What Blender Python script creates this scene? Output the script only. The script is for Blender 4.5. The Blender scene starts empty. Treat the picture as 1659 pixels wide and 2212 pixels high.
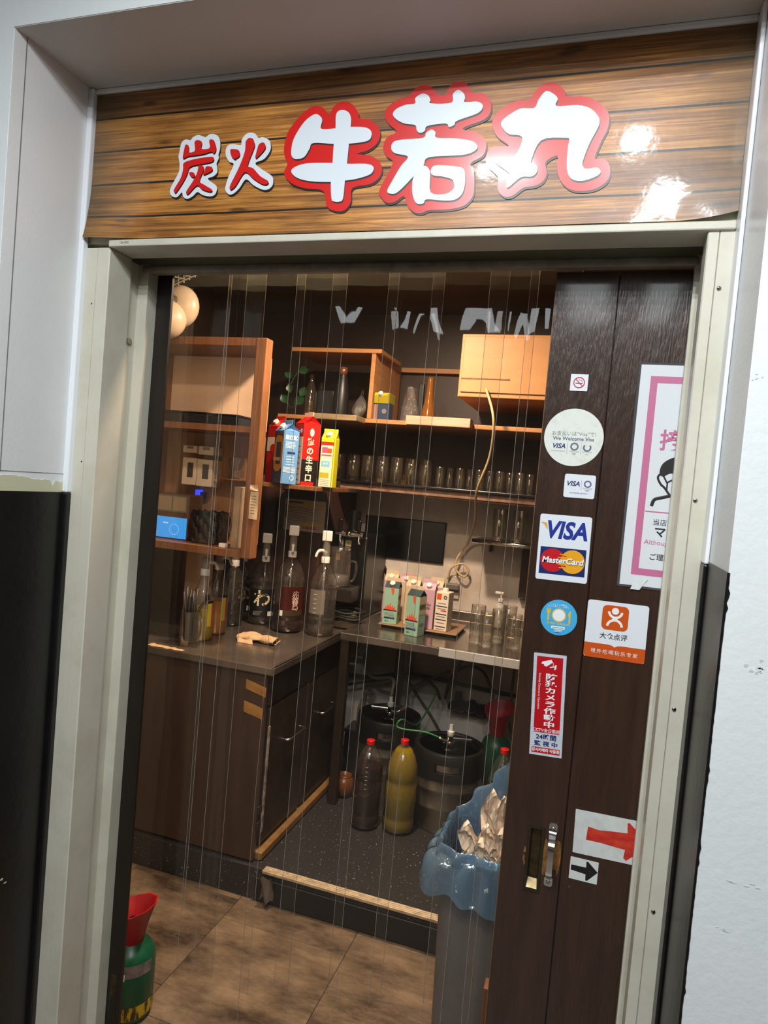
import bpy, bmesh, math, random
from math import sin, cos, pi, radians as rad, atan2, hypot, sqrt
from mathutils import Matrix, Vector
from mathutils.geometry import tessellate_polygon
random.seed(7)
SC = bpy.context.scene
COL = SC.collection

# ------------------------------------------------------------------ camera
YAW, PIT, ROLL, FPX = -0.3066, -0.0414, 0.0868, 1460.0
EYE = Vector((0.0, -1.2, 1.55))
_f = Vector((sin(YAW) * cos(PIT), cos(YAW) * cos(PIT), sin(PIT)))
_r = _f.cross(Vector((0, 0, 1))).normalized()
_u = _r.cross(_f)
RGT = cos(ROLL) * _r + sin(ROLL) * _u
UPV = -sin(ROLL) * _r + cos(ROLL) * _u
cam = bpy.data.cameras.new('camera')
cam.sensor_fit = 'VERTICAL'
cam.sensor_height = 36.0
cam.lens = FPX * 36.0 / 2212.0
cam.clip_start = 0.02
camo = bpy.data.objects.new('camera', cam)
COL.objects.link(camo)
camo.matrix_world = Matrix(((RGT.x, UPV.x, -_f.x, EYE.x), (RGT.y, UPV.y, -_f.y, EYE.y),
                            (RGT.z, UPV.z, -_f.z, EYE.z), (0, 0, 0, 1)))
SC.camera = camo

# ------------------------------------------------------------------ world, exposure
wd = bpy.data.worlds.new('world'); SC.world = wd
wd.use_nodes = True
wd.node_tree.nodes['Background'].inputs[0].default_value = (0.55, 0.6, 0.65, 1)
wd.node_tree.nodes['Background'].inputs[1].default_value = 0.0
SC.view_settings.view_transform = 'Standard'
SC.view_settings.look = 'None'
SC.view_settings.gamma = 1.0
SC.view_settings.exposure = 0.0
SC.view_settings.use_curve_mapping = False
SC.cycles.max_bounces = 10
SC.cycles.transparent_max_bounces = 40
SC.cycles.caustics_reflective = False
SC.cycles.caustics_refractive = False
SC.cycles.sample_clamp_indirect = 6.0

# ------------------------------------------------------------------ lamps
def area(name, loc, w, h, power, col, aim=None, spread=pi, shape='RECTANGLE'):
    l = bpy.data.lights.new(name, 'AREA')
    l.shape = shape; l.size = w
    if shape in ('RECTANGLE', 'ELLIPSE'): l.size_y = h
    l.energy = power; l.color = col; l.spread = spread
    o = bpy.data.objects.new(name, l); COL.objects.link(o)
    o.location = loc
    if aim is not None:
        d = Vector(aim) - Vector(loc)
        o.rotation_euler = d.to_track_quat('-Z', 'Y').to_euler()
    return o
COOL = (0.93, 0.98, 1.0); WARM = (1.0, 0.77, 0.56)
CORR_LAMPS = [(-0.41, -1.08, .18, .05, 8), (-0.60, -1.57, .06, .06, 8), (0.0, -0.96, .055, .055, 6),
              (0.10, -1.32, .06, .06, 7)]
TUBES = [(-1.42, .10), (-.95, .16), (-.50, .08), (-.16, .20), (.2, .14)]
for (x, w) in TUBES: area('corridor_tube_offscreen', (x, -2.35, 2.628), w, 1.0, 22 * w, COOL)
for i, (x, y, w, h, p) in enumerate(CORR_LAMPS):
    area('corridor_lamp_offscreen', (x, y, 2.628), w, h, p * 1.85, COOL)
ROOM_LAMPS = [(-0.76, 1.02, .12, 44), (-0.75, .33, .10, 15)]
for (x, y, r, p) in ROOM_LAMPS:
    area('room_downlight_offscreen', (x, y, 2.415), r, r, p, WARM, shape='DISK')

# ------------------------------------------------------------------ pixel helper (photograph frame 1659x2212)
def ray(px, py):
    return _f + RGT * ((px - 829.5) / FPX) - UPV * ((py - 1106.0) / FPX)
def W(px, py, y=None, z=None, x=None):
    d = ray(px, py)
    if y is not None: t = (y - EYE.y) / d.y
    elif z is not None: t = (z - EYE.z) / d.z
    else: t = (x - EYE.x) / d.x
    return EYE + d * t

# ------------------------------------------------------------------ materials
def lin(c):
    return tuple((v / 12.92 if v <= 0.04045 else ((v + 0.055) / 1.055) ** 2.4) for v in (q / 255.0 for q in c)) + (1.0,)
def newmat(name):
    m = bpy.data.materials.new(name); m.use_nodes = True
    nt = m.node_tree
    for n in list(nt.nodes): nt.nodes.remove(n)
    out = nt.nodes.new('ShaderNodeOutputMaterial')
    return m, nt, out
def nd(nt, t, **kw):
    n = nt.nodes.new(t)
    for k, v in kw.items():
        if k.startswith('i_'):
            n.inputs[k[2:].replace('_', ' ')].default_value = v
        else: setattr(n, k, v)
    return n
_cache = {}
def M(name, c, rough=.5, metal=0, spec=.5, noise=None, bump=None, stretch=(1, 1, 1), c2=None, coat=0, emis=0,
      trans=0, sheen=0, rnd=False):
    """principled material; noise=(scale, lo, hi) blends c -> c2; bump=(scale, strength)"""
    if name in _cache: return _cache[name]
    m, nt, out = newmat(name); L = nt.links
    p = nd(nt, 'ShaderNodeBsdfPrincipled')
    L.new(p.outputs[0], out.inputs[0])
    p.inputs['Base Color'].default_value = lin(c)
    p.inputs['Roughness'].default_value = rough
    p.inputs['Metallic'].default_value = metal
    p.inputs['Specular IOR Level'].default_value = spec
    p.inputs['Coat Weight'].default_value = coat
    p.inputs['Coat Roughness'].default_value = .08
    p.inputs['Transmission Weight'].default_value = trans
    if emis:
        p.inputs['Emission Color'].default_value = lin(c); p.inputs['Emission Strength'].default_value = emis
    if noise or bump:
        tc = nd(nt, 'ShaderNodeTexCoord'); mp = nd(nt, 'ShaderNodeMapping')
        mp.inputs['Scale'].default_value = stretch
        L.new(tc.outputs['Object'], mp.inputs[0])
        vec = mp.outputs[0]
        if rnd:
            oi = nd(nt, 'ShaderNodeObjectInfo'); vm = nd(nt, 'ShaderNodeVectorMath', operation='SCALE')
            vm.inputs[0].default_value = (13, 7, 5); L.new(oi.outputs['Random'], vm.inputs['Scale'])
            va = nd(nt, 'ShaderNodeVectorMath', operation='ADD'); L.new(vec, va.inputs[0]); L.new(vm.outputs[0], va.inputs[1]); vec = va.outputs[0]
    if noise:
        n = nd(nt, 'ShaderNodeTexNoise'); n.inputs['Scale'].default_value = noise[0]; n.inputs['Detail'].default_value = 7; n.inputs['Roughness'].default_value = .65
        L.new(vec, n.inputs['Vector'])
        r = nd(nt, 'ShaderNodeValToRGB'); L.new(n.outputs[0], r.inputs[0])
        r.color_ramp.elements[0].position = noise[1]; r.color_ramp.elements[1].position = noise[2]
        r.color_ramp.elements[0].color = lin(c); r.color_ramp.elements[1].color = lin(c2 or tuple(q * .7 for q in c))
        L.new(r.outputs[0], p.inputs['Base Color'])
    if bump:
        n2 = nd(nt, 'ShaderNodeTexNoise'); n2.inputs['Scale'].default_value = bump[0]; n2.inputs['Detail'].default_value = 4
        L.new(vec, n2.inputs['Vector'])
        b = nd(nt, 'ShaderNodeBump'); b.inputs['Strength'].default_value = bump[1]; b.inputs['Distance'].default_value = .01
        L.new(n2.outputs[0], b.inputs['Height']); L.new(b.outputs[0], p.inputs['Normal'])
    _cache[name] = m; return m
def CLEAR(name, tint=(245, 245, 245), ior=1.45, rough=.03, bump=None, body=0.0, bodyc=(255, 255, 255), gloss=1.0):
    """thin clear plastic / glass: fresnel reflection over tinted see-through, optional milky body"""
    if name in _cache: return _cache[name]
    m, nt, out = newmat(name); L = nt.links
    tr = nd(nt, 'ShaderNodeBsdfTransparent'); tr.inputs[0].default_value = lin(tint)
    gl = nd(nt, 'ShaderNodeBsdfGlossy'); gl.inputs['Roughness'].default_value = rough
    lw = nd(nt, 'ShaderNodeLayerWeight'); lw.inputs[0].default_value = .5
    f0 = ((ior - 1) / (ior + 1)) ** 2
    pw5 = nd(nt, 'ShaderNodeMath', operation='POWER'); pw5.inputs[1].default_value = 5.0; L.new(lw.outputs['Facing'], pw5.inputs[0])
    fr = nd(nt, 'ShaderNodeMath', operation='MULTIPLY_ADD'); fr.inputs[1].default_value = 1 - f0; fr.inputs[2].default_value = f0; L.new(pw5.outputs[0], fr.inputs[0])
    base = tr.outputs[0]
    if body:
        df = nd(nt, 'ShaderNodeBsdfDiffuse'); df.inputs[0].default_value = lin(bodyc)
        tl = nd(nt, 'ShaderNodeBsdfTranslucent'); tl.inputs[0].default_value = lin(bodyc)
        mm = nd(nt, 'ShaderNodeMixShader'); mm.inputs[0].default_value = .5
        L.new(df.outputs[0], mm.inputs[1]); L.new(tl.outputs[0], mm.inputs[2])
        m2 = nd(nt, 'ShaderNodeMixShader'); m2.inputs[0].default_value = body
        L.new(tr.outputs[0], m2.inputs[1]); L.new(mm.outputs[0], m2.inputs[2]); base = m2.outputs[0]
    mx = nd(nt, 'ShaderNodeMixShader')
    fac = fr.outputs[0]
    if gloss != 1.0:
        ml = nd(nt, 'ShaderNodeMath', operation='MULTIPLY'); ml.inputs[1].default_value = gloss; ml.use_clamp = True
        L.new(fac, ml.inputs[0]); fac = ml.outputs[0]
    L.new(fac, mx.inputs[0]); L.new(base, mx.inputs[1]); L.new(gl.outputs[0], mx.inputs[2])
    L.new(mx.outputs[0], out.inputs[0])
    if bump:
        tc = nd(nt, 'ShaderNodeTexCoord'); mp = nd(nt, 'ShaderNodeMapping'); mp.inputs['Scale'].default_value = bump[2] if len(bump) > 2 else (1, 1, 1)
        n2 = nd(nt, 'ShaderNodeTexNoise'); n2.inputs['Scale'].default_value = bump[0]; n2.inputs['Detail'].default_value = 2
        L.new(tc.outputs['Object'], mp.inputs[0]); L.new(mp.outputs[0], n2.inputs['Vector'])
        b = nd(nt, 'ShaderNodeBump'); b.inputs['Strength'].default_value = bump[1]; b.inputs['Distance'].default_value = .02
        L.new(n2.outputs[0], b.inputs['Height']); L.new(b.outputs[0], gl.inputs['Normal'])
    _cache[name] = m; return m

def sign_material():
    m, nt, out = newmat('printed_wood_sheet'); L = nt.links
    p = nd(nt, 'ShaderNodeBsdfPrincipled'); L.new(p.outputs[0], out.inputs[0])
    tc = nd(nt, 'ShaderNodeTexCoord'); sp = nd(nt, 'ShaderNodeSeparateXYZ'); L.new(tc.outputs['Object'], sp.inputs[0])
    X, Z = sp.outputs[0], sp.outputs[2]
    def mth(op, a, b=None, clamp=False):
        n = nd(nt, 'ShaderNodeMath', operation=op); n.use_clamp = clamp
        for k, v in enumerate((a, b)):
            if v is None: continue
            if isinstance(v, (int, float)): n.inputs[k].default_value = v
            else: L.new(v, n.inputs[k])
        return n.outputs[0]
    t = mth('DIVIDE', mth('ADD', mth('SUBTRACT', 2.321, Z), 0.017), 0.069)     # plank coordinate
    idx = mth('FLOOR', t); fr = mth('FRACT', t)
    # offset grain per plank
    cx = nd(nt, 'ShaderNodeCombineXYZ'); L.new(mth('ADD', X, mth('MULTIPLY', idx, 3.7)), cx.inputs[0]); L.new(mth('MULTIPLY', idx, 1.3), cx.inputs[1]); L.new(Z, cx.inputs[2])
    mp = nd(nt, 'ShaderNodeMapping'); mp.inputs['Scale'].default_value = (2.6, 1, 105); L.new(cx.outputs[0], mp.inputs[0])
    n1 = nd(nt, 'ShaderNodeTexNoise'); n1.inputs['Scale'].default_value = 1.6; n1.inputs['Detail'].default_value = 8; n1.inputs['Roughness'].default_value = .7; n1.inputs['Distortion'].default_value = .6
    L.new(mp.outputs[0], n1.inputs['Vector'])
    r1 = nd(nt, 'ShaderNodeValToRGB'); L.new(n1.outputs[0], r1.inputs[0]); cr = r1.color_ramp
    cr.elements[0].position = .30; cr.elements[0].color = lin((84, 48, 18))
    cr.elements[1].position = .72; cr.elements[1].color = lin((240, 190, 112))
    e = cr.elements.new(.45); e.color = lin((164, 106, 44))
    e = cr.elements.new(.57); e.color = lin((208, 146, 70))
    # broad light / dark patches
    mp2 = nd(nt, 'ShaderNodeMapping'); mp2.inputs['Scale'].default_value = (3.2, 1, 10); L.new(cx.outputs[0], mp2.inputs[0])
    n2 = nd(nt, 'ShaderNodeTexNoise'); n2.inputs['Scale'].default_value = 1.3; n2.inputs['Detail'].default_value = 3; L.new(mp2.outputs[0], n2.inputs['Vector'])
    r2 = nd(nt, 'ShaderNodeValToRGB'); L.new(n2.outputs[0], r2.inputs[0])
    r2.color_ramp.elements[0].position = .33; r2.color_ramp.elements[0].color = (.5, .44, .38, 1)
    r2.color_ramp.elements[1].position = .62; r2.color_ramp.elements[1].color = (1.0, .95, .85, 1)
    mul = nd(nt, 'ShaderNodeMix', data_type='RGBA', blend_type='MULTIPLY'); mul.inputs[0].default_value = 1
    L.new(r1.outputs[0], mul.inputs[6]); L.new(r2.outputs[0], mul.inputs[7])
    wn = nd(nt, 'ShaderNodeTexWhiteNoise', noise_dimensions='1D'); L.new(mth('ADD', idx, 4.0), wn.inputs['W'])
    pv = nd(nt, 'ShaderNodeMix', data_type='RGBA', blend_type='MULTIPLY'); pv.inputs[0].default_value = 1
    cg = nd(nt, 'ShaderNodeCombineColor'); pvv = mth('ADD', mth('MULTIPLY', wn.outputs['Value'], .5), .7)
    for q_ in range(3): L.new(pvv, cg.inputs[q_])
    L.new(mul.outputs[2], pv.inputs[6]); L.new(cg.outputs[0], pv.inputs[7]); mul = pv
    # knots
    mk = nd(nt, 'ShaderNodeMapping'); mk.inputs['Scale'].default_value = (6, 1, 22); L.new(cx.outputs[0], mk.inputs[0])
    vo = nd(nt, 'ShaderNodeTexVoronoi'); vo.inputs['Scale'].default_value = 1.0; L.new(mk.outputs[0], vo.inputs['Vector'])
    kn = nd(nt, 'ShaderNodeValToRGB'); L.new(vo.outputs['Distance'], kn.inputs[0])
    kn.color_ramp.elements[0].position = .08; kn.color_ramp.elements[0].color = (.12, .07, .03, 1)
    kn.color_ramp.elements[1].position = .16; kn.color_ramp.elements[1].color = (1, 1, 1, 1)
    mul2 = nd(nt, 'ShaderNodeMix', data_type='RGBA', blend_type='MULTIPLY'); mul2.inputs[0].default_value = .75
    L.new(mul.outputs[2], mul2.inputs[6]); L.new(kn.outputs[0], mul2.inputs[7])
    # printed seams between the pictured planks
    seam = mth('LESS_THAN', mth('MINIMUM', fr, mth('SUBTRACT', 1.0, fr)), .028)
    ms = nd(nt, 'ShaderNodeMix', data_type='RGBA'); L.new(seam, ms.inputs[0]); L.new(mul2.outputs[2], ms.inputs[6]); ms.inputs[7].default_value = lin((24, 15, 8))
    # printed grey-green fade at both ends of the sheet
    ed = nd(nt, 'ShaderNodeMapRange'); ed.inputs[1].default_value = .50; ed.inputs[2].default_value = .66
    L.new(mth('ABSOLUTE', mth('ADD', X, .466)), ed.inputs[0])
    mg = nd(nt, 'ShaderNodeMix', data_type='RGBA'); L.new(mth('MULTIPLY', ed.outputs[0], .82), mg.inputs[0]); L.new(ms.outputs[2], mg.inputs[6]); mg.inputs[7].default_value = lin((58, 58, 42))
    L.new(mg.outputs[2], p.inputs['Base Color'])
    p.inputs['Roughness'].default_value = .4; p.inputs['Coat Weight'].default_value = .3; p.inputs['Coat Roughness'].default_value = .075
    n3 = nd(nt, 'ShaderNodeTexNoise'); n3.inputs['Scale'].default_value = 60; L.new(tc.outputs['Object'], n3.inputs['Vector'])
    b = nd(nt, 'ShaderNodeBump'); b.inputs['Strength'].default_value = .018; b.inputs['Distance'].default_value = .01
    L.new(n3.outputs[0], b.inputs['Height']); L.new(b.outputs[0], p.inputs['Normal']); L.new(b.outputs[0], p.inputs['Coat Normal'])
    return m

# ------------------------------------------------------------------ geometry builder
class G:
    def __init__(s): s.v = []; s.f = []
    def add(s, vs, fs):
        o = len(s.v); s.v += [tuple(q) for q in vs]; s.f += [tuple(i + o for i in f) for f in fs]; return s
    def box(s, x0, x1, y0, y1, z0, z1):
        return s.add([(x0, y0, z0), (x1, y0, z0), (x1, y1, z0), (x0, y1, z0), (x0, y0, z1), (x1, y0, z1), (x1, y1, z1), (x0, y1, z1)],
                     [(0, 3, 2, 1), (4, 5, 6, 7), (0, 1, 5, 4), (1, 2, 6, 5), (2, 3, 7, 6), (3, 0, 4, 7)])
    def bbox(s, x0, x1, y0, y1, z0, z1, b=.004, seg=2):
        bm = bmesh.new(); bmesh.ops.create_cube(bm, size=1)
        for v in bm.verts:
            v.co = ((x0 + x1) / 2 + v.co.x * (x1 - x0), (y0 + y1) / 2 + v.co.y * (y1 - y0), (z0 + z1) / 2 + v.co.z * (z1 - z0))
        bmesh.ops.bevel(bm, geom=bm.edges[:] , offset=b, segments=seg, affect='EDGES', profile=.5)
        bm.verts.index_update()
        s.add([v.co[:] for v in bm.verts], [[v.index for v in f.verts] for f in bm.faces]); bm.free(); return s
    def lathe(s, prof, n=28, c=(0, 0, 0), a0=0, a1=2 * pi, axis='z'):
        full = abs(a1 - a0 - 2 * pi) < 1e-6
        k = n if full else n + 1
        vs = []
        for (r, z) in prof:
            for i in range(k):
                a = a0 + (a1 - a0) * i / n
                p = (r * cos(a), r * sin(a), z)
                if axis == 'x': p = (p[2], p[0], p[1])
                elif axis == 'y': p = (p[0], p[2], p[1])
                vs.append((c[0] + p[0], c[1] + p[1], c[2] + p[2]))
        fs = []
        for j in range(len(prof) - 1):
            for i in range(n):
                a, b = j * k + i, j * k + (i + 1) % k
                fs.append((a, b, b + k, a + k))
        if full:
            if prof[0][0] > 1e-5: fs.append(tuple(reversed(range(k))))
            if prof[-1][0] > 1e-5: fs.append(tuple(range((len(prof) - 1) * k, len(prof) * k)))
        return s.add(vs, fs)
    def tube(s, path, r, n=8, closed=False):
        P = [Vector(p) for p in path]; m = len(P); vs = []; fs = []
        up = Vector((0, 0, 1)); prev = None
        for i in range(m):
            if closed: t = (P[(i + 1) % m] - P[i - 1]).normalized()
            else: t = (P[min(i + 1, m - 1)] - P[max(i - 1, 0)]).normalized()
            if prev is None:
                a = t.cross(up)
                if a.length < 1e-3: a = t.cross(Vector((1, 0, 0)))
            else: a = prev - t * prev.dot(t)
            a.normalize(); b = t.cross(a); prev = a
            rr = r[i] if isinstance(r, (list, tuple)) else r
            for k in range(n):
                q = 2 * pi * k / n; vs.append(P[i] + a * (rr * cos(q)) + b * (rr * sin(q)))
        mm = m if closed else m - 1
        for i in range(mm):
            for k in range(n):
                j = (i + 1) % m
                fs.append((i * n + k, i * n + (k + 1) % n, j * n + (k + 1) % n, j * n + k))
        if not closed:
            fs.append(tuple(reversed(range(n)))); fs.append(tuple(range((m - 1) * n, m * n)))
        return s.add(vs, fs)
    def prism(s, poly, z0, z1, back=True):
        """polygon in xy, thickness z0..z1"""
        area2 = sum(poly[i][0] * poly[(i + 1) % len(poly)][1] - poly[(i + 1) % len(poly)][0] * poly[i][1] for i in range(len(poly)))
        if area2 < 0: poly = list(reversed(poly))
        n = len(poly)
        tr = tessellate_polygon([[Vector((p[0], p[1], 0)) for p in poly]])
        vs = [(p[0], p[1], z1) for p in poly]; fs = []
        for t in tr:
            a, b, c = (poly[i] for i in t)
            if (b[0] - a[0]) * (c[1] - a[1]) - (c[0] - a[0]) * (b[1] - a[1]) < 0: t = (t[0], t[2], t[1])
            fs.append(tuple(t))
        if back:
            vs += [(p[0], p[1], z0) for p in poly]
            fs += [tuple(n + i for i in reversed(t)) for t in fs[:]]
            fs += [(n + i, n + (i + 1) % n, (i + 1) % n, i) for i in range(n)]
        return s.add(vs, fs)
    def grid(s, fn, nu, nv, closed_u=False):
        vs = [fn(i / (nu if closed_u else nu - 1), j / (nv - 1)) for j in range(nv) for i in range(nu)]
        fs = []
        for j in range(nv - 1):
            for i in range(nu if closed_u else nu - 1):
                a, b = j * nu + i, j * nu + (i + 1) % nu
                fs.append((a, b, b + nu, a + nu))
        return s.add(vs, fs)
    def move(s, d=(0, 0, 0), rz=0, M4=None):
        if M4 is None: M4 = Matrix.Translation(d) @ Matrix.Rotation(rz, 4, 'Z')
        s.v = [tuple(M4 @ Vector(p)) for p in s.v]; return s
    def flatz(s, z0):
        s.v = [(x, y, z0 + (z - z0) * .12) for (x, y, z) in s.v]; return s
    def obj(s, name, mat, parent=None, smooth=False, M4=None, auto=None):
        me = bpy.data.meshes.new(name); me.from_pydata(s.v, [], s.f); me.update()
        if mat: me.materials.append(mat)
        if smooth:
            me.polygons.foreach_set('use_smooth', [True] * len(me.polygons))
            if auto:
                me.set_sharp_from_angle(angle=rad(auto))
        o = bpy.data.objects.new(name, me); COL.objects.link(o)
        if parent is not None: o.parent = parent
        if M4 is not None: o.matrix_basis = M4
        return o

def tag(o, label, cat, group=None):
    o['label'] = label; o['category'] = cat
    if group: o['group'] = group
    return o
def struct(o, label=None):
    o['kind'] = 'structure'
    if label: o['label'] = label
    return o
def thing(name, label, cat, loc=(0, 0, 0), rz=0, group=None):
    o = bpy.data.objects.new(name, None); COL.objects.link(o); o.empty_display_size = .05
    o.location = loc; o.rotation_euler = (0, 0, rz)
    return tag(o, label, cat, group)
def dup(root, loc, rz=0, label=None):
    r = root.copy(); COL.objects.link(r); r.location = loc; r.rotation_euler = (0, 0, rz)
    if label: r['label'] = label
    for ch in list(root.children):
        c = ch.copy(); COL.objects.link(c); c.parent = r
        for g in list(ch.children):
            d = g.copy(); COL.objects.link(d); d.parent = c
    return r
def frame(o, u, v):
    u = Vector(u).normalized(); v = Vector(v).normalized(); n = u.cross(v)
    return Matrix(((u.x, v.x, n.x, o[0]), (u.y, v.y, n.y, o[1]), (u.z, v.z, n.z, o[2]), (0, 0, 0, 1)))
def face_y(o, ang=0):
    """local xy plane standing up, facing -Y (towards the corridor)"""
    return frame(o, (cos(ang), 0, sin(ang)), (-sin(ang), 0, cos(ang)))
def smooth_poly(pts, k=4):
    n = len(pts); out = []
    for i in range(n):
        p0, p1, p2, p3 = pts[i - 1], pts[i], pts[(i + 1) % n], pts[(i + 2) % n]
        for j in range(k):
            t = j / k
            out.append(tuple(.5 * (2 * p1[a] + (p2[a] - p0[a]) * t + (2 * p0[a] - 5 * p1[a] + 4 * p2[a] - p3[a]) * t * t + (3 * p1[a] - p0[a] - 3 * p2[a] + p3[a]) * t ** 3) for a in (0, 1)))
    return out
def curve3(pts, k=6):
    P = [Vector(p) for p in pts]; n = len(P); out = []
    for i in range(n - 1):
        p0, p1, p2, p3 = P[max(i - 1, 0)], P[i], P[i + 1], P[min(i + 2, n - 1)]
        for j in range(k):
            t = j / k
            out.append(.5 * (2 * p1 + (p2 - p0) * t + (2 * p0 - 5 * p1 + 4 * p2 - p3) * t * t + (3 * p1 - p0 - 3 * p2 + p3) * t ** 3))
    out.append(P[-1]); return out
def rrect(w, h, r=.003, n=4, cx=0, cy=0):
    out = []
    for (sx, sy, a) in ((1, 1, 0), (-1, 1, pi / 2), (-1, -1, pi), (1, -1, 3 * pi / 2)):
        for i in range(n + 1):
            q = a + pi / 2 * i / n
            out.append((cx + sx * (w / 2 - r) + r * cos(q), cy + sy * (h / 2 - r) + r * sin(q)))
    return out
def circ(r, n=40, cx=0, cy=0, rx=1):
    return [(cx + r * rx * cos(2 * pi * i / n), cy + r * sin(2 * pi * i / n)) for i in range(n)]
def flat(name, poly, mat, parent, z=.0004, t=.0003, M4=None):
    return G().prism(poly, z - t, z).obj(name, mat, parent, M4=M4)
def ringpoly(parent, name, r0, r1, mat, z, cx=0, cy=0, n=40, a0=0, a1=2 * pi):
    vs = []; fs = []
    for i in range(n + 1):
        a = a0 + (a1 - a0) * i / n
        vs += [(cx + r0 * cos(a), cy + r0 * sin(a), z), (cx + r1 * cos(a), cy + r1 * sin(a), z)]
    for i in range(n): fs.append((2 * i, 2 * i + 1, 2 * i + 3, 2 * i + 2))
    return G().add(vs, fs).obj(name, mat, parent)
_tc = {}
def textmesh(s, size, bold=0, shear=0, align='CENTER', space=1.0, line=1.0):
    key = (s, size, bold, shear, align, space, line)
    if key in _tc: return _tc[key]
    c = bpy.data.curves.new('lettering', 'FONT'); c.body = s; c.size = size; c.align_x = align; c.align_y = 'CENTER'
    c.offset = bold * size; c.shear = shear; c.space_character = space; c.space_line = line; c.resolution_u = 3; c.fill_mode = 'FRONT'
    o = bpy.data.objects.new('lettering', c); COL.objects.link(o)
    dg = bpy.context.evaluated_depsgraph_get(); dg.update()
    me = bpy.data.meshes.new_from_object(o.evaluated_get(dg))
    bpy.data.objects.remove(o); bpy.data.curves.remove(c)
    _tc[key] = me; return me
def T(parent, s, size, x, y, mat, z=.0008, bold=0, shear=0, align='CENTER', space=1.0, rot=0, sx=1.0, line=1.0, bend=None, M4=None, name='lettering'):
    me = textmesh(s, size, bold, shear, align, space, line).copy()
    me.materials.clear(); me.materials.append(mat)
    ca, sa = cos(rot), sin(rot)
    for v in me.vertices:
        px, py = v.co.x * sx, v.co.y
        px, py = px * ca - py * sa + x, px * sa + py * ca + y
        if bend: v.co = (bend * sin(px / bend), -bend * cos(px / bend), py)     # wrapped on a cylinder, front at -Y
        else: v.co = (px, py, z)
    o = bpy.data.objects.new(name, me); COL.objects.link(o); o.parent = parent
    if M4 is not None: o.matrix_basis = M4
    return o

# ------------------------------------------------------------------ shared materials
white_wall = M('white_wall_paint', (226, 230, 231), .55, bump=(90, .07), noise=(3, .35, .8), c2=(218, 223, 225))
grey_wall = M('gloss_white_paint', (226, 227, 228), .28, bump=(160, .06), noise=(4, .3, .8), c2=(216, 217, 218))
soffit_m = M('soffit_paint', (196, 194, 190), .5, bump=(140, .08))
black_paint = M('black_gloss_paint', (17, 17, 17), .33, bump=(60, .08), noise=(5, .4, .75), c2=(27, 26, 25))
cream_paint = M('old_cream_paint', (202, 199, 170), .5)
bead_white = M('white_trim', (236, 240, 245), .3)
frame_m = M('cream_metal_frame', (207, 203, 187), .42, noise=(7, .45, .85), c2=(186, 180, 162), bump=(90, .03))
frame_dark = M('dark_gap', (14, 13, 12), .8)
rail_m = M('rail_metal', (150, 142, 128), .45, noise=(20, .4, .8), c2=(96, 88, 76))
door_wood = M('dark_stained_wood', (64, 43, 33), .32, noise=(5, .3, .75), c2=(46, 29, 21), bump=(30, .25), stretch=(9, 1, 1), coat=.45)
dark_post = M('dark_wood_post', (30, 22, 17), .4, noise=(6, .3, .7), c2=(22, 16, 12), stretch=(9, 1, 1))
steel = M('brushed_steel', (190, 186, 180), .28, metal=1, noise=(30, .3, .8), c2=(150, 146, 140), stretch=(1, 8, 8))
steel_dark = M('dull_steel', (92, 80, 70), .36, metal=.85, noise=(4, .3, .8), c2=(62, 52, 45))
chrome = M('chrome', (225, 225, 222), .12, metal=1)
brass_old = M('aged_brass', (112, 98, 70), .38, metal=.9, noise=(40, .35, .75), c2=(54, 44, 30))
white_p = M('white_plastic', (232, 228, 220), .35)
black_p = M('black_plastic', (14, 14, 15), .3)
black_r = M('black_rubber', (20, 20, 20), .6)
red_p = M('red_plastic', (196, 18, 20), .35)
wood_o = M('orange_wood', (188, 136, 84), .5, noise=(4, .3, .75), c2=(164, 110, 62), stretch=(1, 3, 14))
wood_b = M('brown_wood', (134, 86, 48), .55, noise=(5, .3, .75), c2=(92, 54, 28), stretch=(14, 3, 1))
wood_d = M('dark_brown_wall', (52, 34, 26), .5, noise=(3, .3, .75), c2=(40, 25, 19), stretch=(8, 3, 1))
paper = M('white_paper', (236, 232, 224), .6)
print_k = M('black_print', (26, 24, 26), .55)
print_w = M('white_print', (240, 242, 244), .45)
print_n = M('navy_print', (34, 44, 104), .5)
print_g = M('grey_print', (120, 118, 120), .55)
print_r = M('red_print', (204, 22, 26), .45)
print_y = M('yellow_print', (228, 190, 40), .5)
print_o = M('orange_print', (214, 84, 20), .45)
sticker_w = M('glossy_white_sticker', (228, 233, 240), .35)
clear = CLEAR('clear_plastic', (252, 251, 249), 1.5, .04, gloss=2.2, body=.045, bodyc=(235, 220, 205))
glass = CLEAR('drinking_glass', (251, 250, 246), 1.6, .025, gloss=2.6, body=.02, bodyc=(240, 225, 200))
frost = CLEAR('frosted_plastic', (230, 226, 215), 1.45, .25, body=.35, bodyc=(225, 215, 200))
def liquid(name, c, body=.75, rough=.04):
    return CLEAR(name, c, 1.33, rough, body=body, bodyc=c)

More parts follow.
